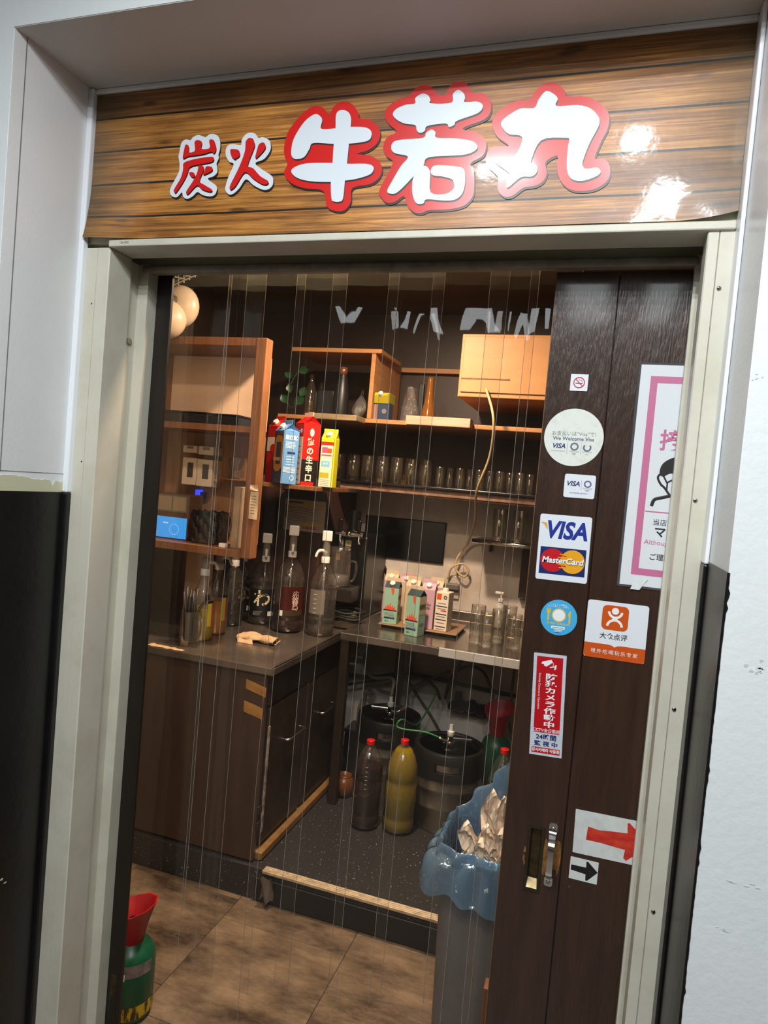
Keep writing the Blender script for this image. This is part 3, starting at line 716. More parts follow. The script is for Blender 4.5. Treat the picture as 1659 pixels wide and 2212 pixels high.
def glyph(name, reg, sc, outer, inner, om, im):
    op = smooth_poly(trace(reg, sc, outer), 4)
    r = G().prism([(x + .0022, z - .0036) for x, z in op], 0, .0002).move(M4=face_y((0, -.0034, 0))).obj('print_shade', sg_sh, sign)
    r2 = G().prism(op, 0, .0004).move(M4=face_y((0, -.0036, 0))).obj('character_outline', om, sign)
    for k, p in enumerate(inner):
        ip = smooth_poly(trace(reg, sc, p), 4)
        G().prism([(x + .0012, z - .0028) for x, z in ip], 0, .0002).move(M4=face_y((0, -.0040, 0))).obj('stroke_shade', sg_sh, r2)
        G().prism(ip, 0, .0004).move(M4=face_y((0, -.0043 - .00002 * k, 0))).obj('stroke', im, r2)
glyph('charcoal', RA, SA,
 [(210, 190), (270, 140), (335, 150), (370, 110), (440, 80), (510, 100), (545, 110), (600, 70), (670, 70), (725, 110), (745, 180), (740, 280), (720, 350), (725, 400), (695, 470), (705, 540), (700, 600), (650, 650), (575, 685), (690, 780), (695, 850), (660, 910), (590, 925), (500, 905), (430, 865), (370, 920), (290, 960), (235, 930), (215, 870), (150, 935), (85, 925), (50, 870), (70, 790), (170, 600), (185, 500), (180, 440), (170, 380), (180, 330)],
 [[(265, 225), (290, 215), (315, 240), (318, 320), (390, 308), (400, 260), (395, 180), (430, 152), (470, 160), (495, 185), (488, 270), (600, 262), (595, 160), (630, 142), (665, 165), (688, 240), (685, 300), (655, 335), (625, 312), (510, 345), (400, 362), (300, 377), (240, 406), (232, 380), (245, 310)],
  [(245, 470), (350, 425), (500, 395), (630, 382), (658, 398), (655, 430), (620, 455), (500, 480), (335, 520), (290, 620), (240, 720), (140, 870), (115, 865), (112, 830), (200, 680), (235, 560)],
  [(318, 605), (355, 590), (390, 610), (398, 640), (375, 665), (345, 650)],
  [(555, 515), (620, 518), (640, 540), (635, 570), (590, 600), (520, 628), (512, 605), (535, 570)],
  [(450, 510), (490, 503), (522, 525), (510, 580), (462, 715), (540, 775), (630, 830), (628, 855), (590, 860), (500, 830), (425, 775), (310, 890), (280, 885), (285, 850), (370, 720), (430, 600)]], sg_white, sg_red)
glyph('fire', RA, SA,
 [(820, 290), (850, 225), (920, 205), (1030, 218), (1040, 150), (1090, 75), (1160, 48), (1230, 65), (1270, 120), (1330, 110), (1410, 145), (1440, 210), (1430, 300), (1350, 410), (1230, 465), (1300, 540), (1450, 640), (1475, 710), (1460, 780), (1400, 830), (1320, 830), (1200, 770), (1100, 690), (1010, 810), (930, 885), (870, 900), (825, 860), (815, 800), (860, 650), (930, 485), (870, 450), (825, 370)],
 [[(885, 290), (920, 275), (990, 285), (1015, 320), (1010, 370), (970, 400), (945, 415), (900, 370)],
  [(1275, 220), (1310, 190), (1350, 190), (1370, 230), (1350, 290), (1250, 395), (1230, 385), (1250, 300)],
  [(1100, 170), (1140, 125), (1190, 130), (1210, 160), (1222, 220), (1200, 290), (1125, 500), (1200, 540), (1300, 650), (1400, 710), (1405, 745), (1370, 765), (1310, 750), (1200, 680), (1085, 595), (960, 780), (900, 830), (878, 820), (890, 760), (1000, 540), (1080, 330), (1095, 220)]], sg_white, sg_red)
glyph('ox', RB, SB,
 [(50, 520), (80, 400), (180, 270), (270, 210), (340, 220), (388, 270), (420, 210), (490, 175), (560, 195), (605, 260), (615, 300), (690, 310), (750, 360), (768, 420), (740, 490), (670, 540), (590, 565), (680, 575), (750, 610), (780, 670), (760, 740), (690, 790), (560, 820), (548, 920), (500, 985), (430, 990), (370, 955), (340, 840), (200, 820), (100, 780), (50, 710), (75, 640), (55, 580)],
 [[(105, 540), (125, 450), (200, 330), (280, 270), (325, 290), (335, 320), (330, 380), (435, 375), (550, 365), (650, 368), (695, 390), (703, 430), (670, 470), (535, 490), (420, 492), (270, 485), (240, 530), (200, 590), (140, 605), (110, 585)],
  [(440, 270), (480, 238), (530, 255), (550, 300), (548, 365), (535, 490), (520, 640), (505, 765), (490, 900), (460, 922), (425, 920), (405, 900), (400, 775), (412, 640), (422, 490), (435, 375)],
  [(105, 700), (130, 665), (220, 637), (400, 633), (520, 640), (660, 640), (710, 655), (718, 685), (690, 720), (600, 750), (505, 765), (400, 775), (250, 770), (150, 745)]], sg_red, sg_white)
glyph('young', RB, SB,
 [(800, 280), (820, 220), (900, 160), (980, 130), (1030, 75), (1100, 50), (1160, 75), (1200, 120), (1250, 122), (1290, 55), (1350, 25), (1420, 50), (1460, 110), (1540, 115), (1590, 170), (1590, 250), (1540, 310), (1380, 375), (1480, 405), (1545, 450), (1558, 510), (1530, 580), (1440, 635), (1465, 690), (1465, 850), (1430, 920), (1370, 960), (1260, 980), (1130, 985), (1080, 1005), (1020, 1000), (970, 950), (945, 880), (880, 920), (820, 930), (775, 890), (762, 830), (860, 635), (810, 580), (790, 510), (820, 440), (890, 400), (830, 340)],
 [[(862, 270), (890, 230), (960, 200), (1028, 190), (1030, 150), (1080, 118), (1125, 130), (1142, 165), (1145, 190), (1298, 185), (1310, 120), (1350, 90), (1390, 115), (1400, 150), (1398, 180), (1490, 177), (1530, 200), (1525, 235), (1480, 270), (1340, 320), (1320, 350), (1280, 365), (1255, 340), (1120, 358), (1100, 395), (1065, 410), (1040, 390), (1028, 352), (950, 340), (890, 310)],
  [(850, 510), (870, 475), (930, 460), (1085, 447), (1110, 410), (1150, 385), (1180, 405), (1188, 445), (1320, 450), (1450, 470), (1492, 510), (1470, 545), (1380, 575), (1130, 592), (1090, 655), (1020, 730), (900, 850), (840, 862), (820, 840), (850, 780), (920, 660), (975, 588), (890, 565), (858, 545)],
  [(1090, 655), (1140, 700), (1143, 850), (1250, 865), (1310, 830), (1318, 790), (1300, 755), (1230, 735), (1160, 725), (1145, 690), (1170, 655), (1250, 652), (1360, 665), (1395, 690), (1400, 780), (1380, 860), (1330, 905), (1250, 915), (1115, 905), (1090, 935), (1040, 935), (1015, 890), (1005, 820), (1020, 730)]], sg_red, sg_white)
glyph('round', RC, SCC,
 [(220, 530), (250, 450), (350, 360), (480, 300), (620, 280), (680, 200), (760, 120), (850, 92), (940, 120), (1010, 190), (1035, 250), (1200, 245), (1340, 290), (1450, 380), (1490, 470), (1470, 600), (1400, 740), (1330, 920), (1400, 920), (1470, 960), (1498, 1040), (1480, 1140), (1400, 1220), (1290, 1265), (1150, 1275), (1050, 1250), (970, 1180), (930, 1080), (920, 980), (925, 890), (800, 960), (810, 1080), (770, 1170), (680, 1220), (560, 1240), (450, 1320), (370, 1340), (300, 1300), (275, 1220), (280, 1120), (180, 1020), (148, 940), (170, 850), (250, 795), (400, 785), (290, 700), (235, 620)],
 [[(315, 540), (350, 490), (450, 420), (540, 380), (675, 375), (720, 290), (780, 210), (825, 193), (900, 235), (930, 280), (918, 355), (1150, 345), (1290, 385), (1370, 470), (1383, 540), (1350, 620), (1270, 770), (1200, 960), (1210, 1020), (1250, 1035), (1350, 1022), (1390, 1050), (1385, 1090), (1320, 1130), (1210, 1165), (1110, 1160), (1050, 1110), (1028, 1000), (1040, 800), (1055, 720), (1010, 700), (750, 728), (640, 960), (690, 985), (710, 1040), (690, 1090), (640, 1120), (530, 1128), (400, 1232), (372, 1220), (380, 1150), (405, 1085), (280, 990), (245, 940), (300, 900), (460, 900), (545, 695), (400, 660), (330, 590)]], sg_red, sg_white)
# ================================================================== the room behind the door
def P(px, py, yc): return W(px, py, y=yc - 1.2)          # point at a depth measured from the camera
def faceme(x, y): return atan2(EYE.y - y, EYE.x - x) + pi / 2   # turn local -Y towards the doorway
YB = 2.22
ZC, ZT, ZP_ = .855, .889, .12
struct(G().box(-1.95, .45, YB, YB + .05, 0, 1.545).obj('wall_back', M('grubby_white_wall', (222, 212, 202), .5, noise=(4, .42, .78), c2=(178, 160, 146), bump=(40, .1))))
struct(G().box(-1.95, .45, YB - .004, YB + .05, 1.545, 2.44).obj('wall_back_upper', wood_d))
struct(G().box(-2.0, -1.95, .17, YB, 0, 2.44).obj('wall_left', wood_d))
struct(G().box(.45, .5, .17, YB, 0, 2.44).obj('wall_right', wood_d))
struct(G().box(-2.0, .5, .17, YB + .05, 2.44, 2.49).obj('ceiling', M('dark_ceiling', (58, 38, 28), .6)))
for k, (x, y, r, p) in enumerate(ROOM_LAMPS):
    t = thing('downlight', ['warm round ceiling downlight above the raised platform', 'warm round ceiling downlight just inside the doorway'][k], 'lamp', (x, y, 2.44), 0, 'warm ceiling downlights')
    G().lathe([(r * .52, -.022), (r * .75, -.022), (r * .8, -.015), (r * .8, 0), (r * .52, 0), (r * .52, -.022)], 28).obj('ring', white_p, t, smooth=True, auto=40)
# floor: stone-look vinyl tiles
fl = struct(G().box(-1.95, .45, .0, YB, -.05, -.003).obj('floor', M('dark_grout', (44, 37, 31), .8)))
tile_m = M('stone_vinyl', (134, 112, 88), .36, noise=(4.5, .36, .66), c2=(62, 48, 38), bump=(18, .5), stretch=(1, 2.0, 1), rnd=True)
tw, th = .456, .456
me_t = None
for i in range(6):
    for j in range(3):
        x0 = -2.02 + i * tw; y0 = -.06 + j * th + (.11 if i % 2 else 0)
        x1, y1 = min(x0 + tw, .45), min(y0 + th, 1.15)
        if y1 - y0 < .05: continue
        gt = G().bbox(max(x0, -1.95) + .0008, x1 - .0008, y0 + .0008, y1 - .0008, -.0035, 0, .0009, 1)
        o = gt.obj('tile', tile_m, fl)
# raised platform
pf = struct(G().bbox(-1.9, .45, .985, YB, 0, ZP_, .004).obj('floor_platform', M('speckled_rubber', (44, 42, 42), .42, noise=(110, .645, .66), c2=(170, 166, 160), bump=(30, .06))))
G().bbox(-1.06, .45, .977, .985, .004, .088, .003).obj('riser', black_r, pf)
ns = G()
for k in range(4): ns.bbox(-1.03, .45, .972 + k * .009, .979 + k * .009, .112, ZP_ + .0035, .0015, 1)
ns.obj('nosing', M('worn_metal_nosing', (222, 198, 160), .35, metal=.25, noise=(50, .4, .75), c2=(150, 124, 92), stretch=(.6, 1, 1)), pf)
c = W(577, 1893, y=.96)
tag(G().grid(lambda u, v: (c.x + (u - .5) * .05, .962 + .012 * sin(7 * u + 4 * v), .02 + .085 * v + .01 * sin(9 * u)), 10, 8).obj('peeling_tape', M('grubby_tape', (96, 84, 74), .4), None, smooth=True), 'crumpled peeling tape at the end of the platform nosing', 'tape')

# ------------------------------------------------------------------ drinks counter (left)
t = thing('drinks_counter', 'dark brown drinks counter with steel worktop and panelled end', 'counter', (-1.45, 1.55, 0))
def L_(g, dx=1.45, dy=-1.55): return g.move((dx, dy, 0))
panel_m = M('brown_laminate', (76, 56, 44), .34, noise=(3, .3, .8), c2=(54, 38, 30), stretch=(7, 1, 1))
L_(G().bbox(-1.9, -1.085, 1.0, 1.02, .128, ZC - .032, .002)).obj('end_panel', panel_m, t)
L_(G().box(-1.9, -1.12, 1.02, 1.74, .125, ZC - .03)).obj('carcass', panel_m, t)
L_(G().box(-1.9, -1.16, 1.06, 1.74, .121, .128)).obj('plinth', black_p, t)
wt = L_(G().bbox(-1.92, -1.055, .985, 1.755, ZC - .03, ZC, .004)).obj('worktop', M('worn_steel_top', (150, 136, 124), .22, metal=.75, noise=(6, .35, .75), c2=(108, 94, 84), bump=(40, .04)), t)
L_(G().bbox(-1.063, -1.055, .985, 1.755, ZC, ZC + .006, .002)).obj('lip', steel, wt)
dm = M('dim_steel_front', (104, 84, 68), .3, metal=.8, noise=(4, .3, .75), c2=(70, 54, 44), stretch=(1, 3, 3))
L_(G().bbox(-1.118, -1.082, 1.03, 1.74, .70, ZC - .034, .004)).obj('drawer', dm, t)
for k, (y0, y1) in enumerate(((1.04, 1.38), (1.39, 1.73))):
    d = L_(G().bbox(-1.118, -1.082, y0, y1, .17, .69, .006)).obj('door', dm, t)
    L_(G().tube(curve3([(-1.082, y0 + 0.15, .52), (-1.062, y0 + 0.16, .522), (-1.06, y0 + 0.23, .524), (-1.062, y0 + 0.30, .522), (-1.082, y0 + 0.31, .52)], 4), .006, 8)).obj('handle', steel, d, smooth=True)
L_(G().bbox(-1.083, -1.078, 1.035, 1.05, .22, .62, .001)).obj('peeling_edge', M('peeled_white', (186, 170, 150), .6, noise=(30, .4, .6), c2=(110, 84, 62)), t)
L_(G().bbox(-1.12, -1.06, 1.02, 1.75, .125, .155, .004)).obj('kick_rail', M('golden_wood_rail', (150, 112, 62), .5, noise=(12, .35, .7), c2=(110, 76, 40)), t)
for z_ in (.30, .24): L_(G().bbox(-1.086, -1.078, 1.005, 1.035, z_, z_ + .03, .002)).obj('hinge', steel_dark, t)
tape_m = M('packing_tape', (176, 126, 66), .35, noise=(16, .4, .7), c2=(146, 98, 46))
a = W(533, 1466, y=1.0); b = W(604, 1487, y=1.0); c_ = W(526, 1536, y=1.0)
L_(G().grid(lambda u, v: (a.x + (-1.084 - a.x) * u, .9985 - .0015 * sin(11 * u + 3 * v) * .5, a.z - .02 * u - (.036 + .0) * v), 10, 4)).obj('packing_tape', tape_m, t, smooth=True)
L_(G().grid(lambda u, v: (c_.x + (-1.09 - c_.x) * u, .9985 - .0012 * sin(8 * u), c_.z + .042 * v - .018 * u), 10, 4)).obj('packing_tape', tape_m, t, smooth=True)

# ------------------------------------------------------------------ steel table at the back
t = thing('steel_table', 'stainless steel work table along the back wall', 'table', (-.36, 1.88, ZP_))
def L2(g): return g.move((.36, -1.88, -ZP_))
tb = M('steel_table_top', (168, 158, 148), .2, metal=.9, noise=(5, .35, .75), c2=(128, 118, 108), bump=(12, .05))
L2(G().bbox(-1.022, .30, 1.55, 2.21, ZT - .035, ZT, .004)).obj('top', tb, t)
L2(G().bbox(-1.236, -1.022, 1.765, 2.21, ZT - .035, ZT, .004)).obj('side_leaf', tb, t)
sp2 = W(948, 1410, y=1.55).x
L2(G().bbox(sp2, .30, 1.544, 1.553, ZT - .036, ZT + .002, .002)).obj('edge_cover', M('pale_edge', (196, 192, 188), .3, metal=.3), t)
L2(G().bbox(-1.022, .30, 2.19, 2.218, ZT, ZT + .05, .003)).obj('upstand', steel, t)
for (x, y) in ((-1.0, 1.575), (.27, 1.575), (-.88, 2.068), (.27, 2.068)):
    L2(G().bbox(x - .019, x + .019, y - .019, y + .019, ZP_, ZT - .035, .003)).obj('leg', steel_dark, t)

# ------------------------------------------------------------------ brown cupboard behind the bottles
t = thing('brown_cupboard', 'tall dark brown cupboard standing behind the drink bottles', 'cupboard', (-1.55, 1.98, .12))
cb = M('cupboard_brown', (82, 56, 44), .4, noise=(4, .3, .7), c2=(60, 40, 32), stretch=(6, 1, 1))
G().bbox(-.37, .31, -.22, .235, 0, 1.37, .004).obj('body', cb, t)
v = G()
for k in range(7): v.bbox(-.09, .03, -.226, -.219, .86 + k * .0135, .868 + k * .0135, .001, 1)
v.obj('vent_slats', M('vent_dark', (30, 24, 22), .6), t)
# maintenance sheet
p = P(616, 1076, 2.95); p2 = P(704, 1087, 2.95); p3 = P(613, 1143, 2.95)
w_, h_ = p2.x - p.x, p.z - p3.z
s = tag(G().prism(rrect(w_, h_, .001), 0, .0006).obj('service_sheet', M('old_poster', (202, 190, 172), .5), None, M4=face_y(((p.x + p2.x) / 2, 1.755, (p.z + p3.z) / 2))), 'white service sheet with yellow bands and red phone number', 'poster')
for (y0, y1, m_, x0, x1) in ((.30, .36, print_y, -.45, .48), (-.30, -.235, print_y, -.1, .45)):
    flat('band', [(x0 * w_, y0 * h_), (x1 * w_, y0 * h_), (x1 * w_, y1 * h_), (x0 * w_, y1 * h_)], m_, s, Z1)
for k in range(9):
    y = .23 - k * .052
    flat('text_line', [(-.4 * w_, y * h_), ((.1 + .3 * random.random()) * w_, y * h_), ((.1 + .3 * random.random()) * w_, (y + .014) * h_), (-.4 * w_, (y + .014) * h_)], print_g, s, Z1)
flat('side_bar', [(-.475 * w_, -.12 * h_), (-.44 * w_, -.12 * h_), (-.44 * w_, .32 * h_), (-.475 * w_, .32 * h_)], print_k, s, Z1)
T(s, '0120-030-', .125 * h_, .14 * w_, -.385 * h_, print_r, Z1, bold=.03)
flat('heading', [(-.42 * w_, .385 * h_), (-.05 * w_, .385 * h_), (-.05 * w_, .43 * h_), (-.42 * w_, .43 * h_)], print_k, s, Z1)
for (px, py, w2, h2, lab) in ((737, 1176, .02, .055, 'narrow white slip taped beside the beer tap'), (752, 1178, .03, .05, 'small white price tag with yellow stripe and red digits')):
    c = P(px, py, 3.058)
    s = tag(G().prism(rrect(w2, h2, .001), 0, .0006).obj('price_tag', paper, None, M4=face_y((c.x, 1.8598, c.z))), lab, 'label')
    if w2 > .025:
        flat('stripe', [(-.014, .004), (.014, .004), (.014, .016), (-.014, .016)], print_y, s, Z1); T(s, '0-0-0', .013, 0, -.013, print_r, Z1, bold=.03)
    else:
        for k in range(4): flat('text_line', [(-.007, .02 - k * .011), (.007, .02 - k * .011), (.007, .023 - k * .011), (-.007, .023 - k * .011)], print_g, s, Z1)

# ------------------------------------------------------------------ wooden shelf unit (upper left)
YU = 1.10
t = thing('wooden_shelf_unit', 'open wooden shelf unit hanging over the drinks counter', 'shelf', (-1.55, YU, 1.22))
def L3(g): return g.move((1.55, -YU, -1.22))
zb, zm, ztp = 1.218, 1.70, 2.03
L3(G().bbox(-1.292, -1.246, YU, YU + .05, zb, 2.06, .004)).obj('post', wood_b, t)
def tap(z0, z1): return L3(G().prism([(-1.95, YU + .002), (-1.25, YU + .002), (-1.25, YU + .05), (-1.36, YU + .26), (-1.95, YU + .26)], z0, z1))
tap(zb, zb + .028).obj('bottom_board', wood_b, t)
L3(G().prism([(-1.83, YU + .004), (-1.292, YU + .004), (-1.292, YU + .05), (-1.36, YU + .25), (-1.83, YU + .25)], zm, zm + .024)).obj('shelf_board', wood_b, t)
tap(ztp, ztp + .03).obj('top_board', wood_b, t)
L3(G().box(-1.83, -1.36, YU + .25, YU + .265, zm + .024, ztp)).obj('pale_back_board', M('pale_plywood', (232, 200, 170), .55, noise=(3, .3, .8), c2=(220, 184, 152), stretch=(1, 1, 3)), t)
L3(G().box(-1.83, -1.36, YU + .25, YU + .265, zb + .028, zm)).obj('back_board', M('tan_back_board', (166, 124, 86), .55, noise=(4, .3, .75), c2=(128, 88, 58), stretch=(6, 1, 1)), t)
L3(G().box(-1.845, -1.83, YU + .002, YU + .26, zb + .028, ztp)).obj('side_panel', wood_b, t)
x0s = P(472, 1033, 2.5).x
L3(G().bbox(x0s, -1.345, YU + .17, YU + .249, P(500, 1034, 2.5).z - .006, P(500, 1034, 2.5).z, .001)).obj('small_shelf', wood_b, t)
zss = P(500, 1034, 2.5).z
# notes on the post
for (px, py, w2, h2, lab) in ((548, 1092, .036, .105, 'yellowed handwritten slip taped to the shelf post'), (549, 1054, .034, .022, 'short folded paper strip taped above the yellowed slip')):
    c = P(px, py, 2.299)
    s = tag(G().grid(lambda u, v: ((u - .5) * w2, (v - .5) * h2, .001 + .0012 * sin(5 * v + 3 * u)), 6, 10).obj('taped_note', M('yellowed_paper', (206, 182, 150), .6), None, smooth=True, M4=face_y((c.x, YU - .0005, c.z))), lab, 'note')
    if h2 > .05:
        for k in range(7): flat('handwriting', [(-.012, .035 - k * .011), (.004 + .01 * random.random(), .035 - k * .011), (.006, .0365 - k * .011), (-.012, .0365 - k * .011)], print_k, s, .0026)
# black trays on the middle shelf
for k, (pa, pb, top) in enumerate(((345, 412, 889), (414, 470, 893), (472, 532, 898))):
    x0, x1 = P(pa, 930, 2.42).x, P(pb, 930, 2.42).x
    zt_ = P((pa + pb) / 2, top, 2.40).z
    t2 = thing('black_tray', ['black plastic tray against the side of the upper shelf', 'black plastic tray between two other trays on the upper shelf', 'black slotted tray next to the shelf post'][k], 'tray', ((x0 + x1) / 2, YU + .11, zm + .024), 0, 'black trays on the shelf')
    w2, hh = x1 - x0 - .006, zt_ - zm - .024
    G().bbox(-w2 / 2, w2 / 2, -.06, .06, 0, hh * .92, .006).obj('body', black_p, t2)
    rb = G()
    for q in range(7): rb.bbox(-w2 / 2 + .008, w2 / 2 - .008, -.063, -.06, hh * (.1 + q * .11), hh * (.15 + q * .11), .001, 1)
    rb.obj('rib_grille', M('dark_grey_plastic', (44, 44, 46), .4), t2)
    G().bbox(-w2 / 2 - .003, w2 / 2 + .003, -.064, .064, hh * .92, hh, .004).obj('rim', black_p, t2)
# white wall boxes
for k, (pa, pb, ya, yb_, lab) in enumerate(((402, 432, 988, 1049, 'white dispenser box with dark slot, beside the shelf side'), (433, 466, 992, 1053, 'white dispenser box with dark slot, right one of the pair'), (404, 434, 962, 980, 'low white carton above the dispenser pair'), (437, 470, 964, 985, 'low white carton with grey window above the right dispenser'))):
    ym_ = (ya + yb_) / 2; q0, q1 = P(pa, ym_, 2.5), P(pb, ym_, 2.5); q0.z, q1.z = P(pa, ya, 2.5).z, P(pb, yb_, 2.5).z
    t2 = thing('dispenser_box' if k < 2 else 'white_carton', lab, 'box', ((q0.x + q1.x) / 2, YU + .2, q1.z))
    w2, hh = q1.x - q0.x, q0.z - q1.z
    G().bbox(-w2 / 2, w2 / 2, -.03, .049, 0, hh, .003).obj('body', M('ivory_box', (226, 206, 178), .5), t2)
    if k < 2: G().box(-w2 * .12, w2 * .28, -.0308, -.0298, hh * .28, hh * .82).obj('slot', M('slot_dark', (70, 64, 56), .6), t2)
    else: G().box(-w2 * .2, w2 * .25, -.0308, -.0298, hh * .55, hh * .9).obj('label_window', M('label_grey', (150, 128, 104), .6), t2)
# clear tub on the small shelf
q = P(508, 1033, 2.5)
t2 = thing('clear_tub', 'clear plastic tub standing on the little shelf', 'tub', (q.x, YU + .21, zss))
G().lathe([(0, .002), (.030, 0), (.033, .004), (.036, .085), (.037, .09), (.034, .09), (.031, .006), (0, .006)], 26).obj('cup', clear, t2, smooth=True)
G().lathe([(0, .007), (.030, .007), (.031, .035), (0, .035)], 22).obj('contents', M('grey_sachets', (150, 132, 112), .6), t2)
# payment terminal
q0, q1, q2 = P(335, 1112, 2.40), P(402, 1122, 2.40), P(336, 1166, 2.40)
w2 = q1.x - q0.x
t2 = thing('payment_terminal', 'payment terminal with glowing light blue screen', 'terminal', ((q0.x + q1.x) / 2, YU + .12, zb + .028))
hh = P(370, 1066, 2.40).z - zb - .028
G().bbox(-w2 / 2 - .012, w2 / 2 + .004, -.012, .09, 0, hh, .006).obj('body', M('terminal_brown', (96, 70, 56), .4), t2)
sc0 = q2.z - zb - .028; sc1 = q0.z - zb - .028 - .002
scr = G().bbox(-w2 / 2, w2 / 2, -.0155, -.012, max(.004, sc0), sc1, .0015).obj('screen', M('blue_screen', (58, 150, 232), .3, emis=.75), t2)
FM = frame((0, -.0158, (max(.004, sc0) + sc1) / 2), (1, 0, 0), (0, 0, 1))
ringpoly(scr, 'icon_ring', .021, .0225, M('screen_pale', (150, 205, 245), .4, emis=.7), 0, .018, -.006, 30).matrix_basis = FM
G().prism(rrect(.014, .024, .003, cx=.018, cy=-.006), 0, .0002).obj('phone_icon', _cache['blue_screen'], scr, M4=FM)
ringpoly(scr, 'phone_outline', .008, .009, M('screen_dark', (40, 84, 150), .4, emis=.3), .0004, .018, -.006, 4, pi / 4, 2 * pi + pi / 4).matrix_basis = FM
G().prism(rrect(.026, .006, .002, cx=-.024, cy=.018), 0, .0003).obj('menu_pill', _cache['screen_pale'], scr, M4=FM)
G().box(-w2 / 2 + .002, w2 / 2 - .004, -.0135, -.012, sc1 + .022, hh - .006).obj('upper_panel', M('panel_greyteal', (110, 110, 96), .4), t2)
G().box(-w2 / 2 + .006, -.004, -.0142, -.0134, sc1 + .028, hh - .012).box(.004, w2 / 2 - .01, -.0142, -.0134, sc1 + .028, hh - .012).obj('printed_card', M('card_cream', (160, 140, 112), .5), t2)
q = P(402, 1066, 2.44)
t3 = thing('blue_indicator', 'small glowing blue indicator box behind the payment terminal', 'indicator', (q.x, YU + .235, q.z - .02))
G().bbox(-.012, .012, -.012, .012, 0, .038, .003).obj('lens', M('blue_lamp', (50, 70, 240), .3, emis=1.4), t3)
G().bbox(.012, .03, -.01, .012, 0, .03, .002).obj('body', black_p, t3)
# black bag lined bin on the shelf
q = P(451, 1180, 2.42)
t2 = thing('bag_lined_box', 'box lined with a crumpled shiny black bag', 'box', (q.x, YU + .115, zb + .028))
hh = P(451, 1107, 2.38).z - zb - .028
G().bbox(-.055, .055, -.045, .06, 0, hh * .9, .008).obj('box', M('smoke_plastic', (70, 56, 46), .35), t2)
bagk = M('black_bag', (16, 17, 18), .22, bump=(22, .6))
def bagf(u, v):
    a = 2 * pi * u; sx_ = .062 * max(-1, min(1, 1.35 * cos(a))); sy_ = .052 * max(-1, min(1, 1.35 * sin(a)))
    k = 1 + .05 * sin(9 * a + 12 * v) + .03 * sin(23 * a)
    return (sx_ * k, sy_ * k + .006, hh * (.12 + .9 * v) + .004 * sin(11 * a))
G().grid(bagf, 48, 14, True).obj('bag', bagk, t2, smooth=True)
# tall paper stack and white block
q = P(522, 1180, 2.42)
t2 = tag(G().bbox(-.014, .014, -.03, .05, 0, P(522, 1052, 2.40).z - zb - .028, .002).obj('narrow_box', M('worn_grey_card', (170, 146, 120), .6, noise=(9, .35, .7), c2=(130, 106, 84)), None), 'tall narrow grey cardboard box against the shelf post', 'box'); t2.location = (q.x - .004, YU + .09, zb + .028)
q = P(489, 1180, 2.36)
t2 = tag(G().bbox(-.014, .014, -.012, .012, 0, .018, .003).obj('eraser_block', white_p, None), 'small bright white block at the edge of the wooden shelf', 'block'); t2.location = (q.x, YU + .035, zb + .028)

# ------------------------------------------------------------------ speaker horn and wire rack, upper left corner
q = P(400, 660, 2.25)
ivory = M('ivory_plastic', (196, 172, 144), .35)
t = thing('wall_speaker', 'cream plastic wall speaker with perforated round grille', 'speaker', (q.x - .03, q.y, q.z - .005))
def dome(r, sq, c): return G().lathe([(r * sin(a) if a > 0 else 0, -r * sq * cos(a)) for a in [i * pi / 14 for i in range(15)]], 32, c, axis='y')
dome(.082, .62, (.005, 0, .0)).obj('housing', ivory, t, smooth=True)
gh = G()
for ring_, n_ in ((.006, 6), (.011, 10), (.016, 16)):
    for i in range(n_):
        a_ = 2 * pi * i / n_; gh.lathe([(0, -.0515), (.0016, -.0515), (.0016, -.04), (0, -.04)], 6, (.012 + ring_ * cos(a_), 0, .012 + ring_ * sin(a_)), axis='y')
gh.obj('grille_hole_pattern', black_p, t)
dome(.072, .8, (-.012, -.04, -.058)).obj('lower_lobe', ivory, t, smooth=True)
G().lathe([(0, -.056), (.005, -.056), (.005, -.04), (0, -.04)], 10, (-.03, -.04, -.082), axis='y').obj('button', M('dark_button', (70, 60, 50), .4), t)
G().tube([(.0, .02, 0), (-.05, .03, 0), (-.345, .04, .03)], .012, 8).obj('bracket', ivory, t)
t = thing('wire_rack', 'white wire rack tilted under the ceiling', 'rack', (P(380, 600, 2.2).x, 1.0, P(380, 600, 2.2).z))
wr = G()
o0 = Vector((0, 0, 0)); a_ = P(374, 622, 2.2); b_ = P(470, 575, 2.2)
base = Vector(t.location)
for k in range(9):
    p_ = a_.lerp(b_, k / 8)
    wr.tube([p_ - base, p_ - base + Vector((-.02, .02, .05)), p_ - base + Vector((-.03, .12, .07))], .0022, 6)
for d in ((0, 0, 0), (-.02, .02, .05), (-.03, .12, .07)):
    wr.tube([a_ - base + Vector(d) + Vector((-.08, 0, -.02)), b_ - base + Vector(d) + Vector((.1, 0, .04))], .0026, 6)
wr.obj('wires', M('white_wire', (190, 178, 166), .4), t)
G().tube([a_ - base + Vector((-.08, 0, -.02)), Vector((-.5, .1, .1))], .003, 6).obj('hook', white_p, t)

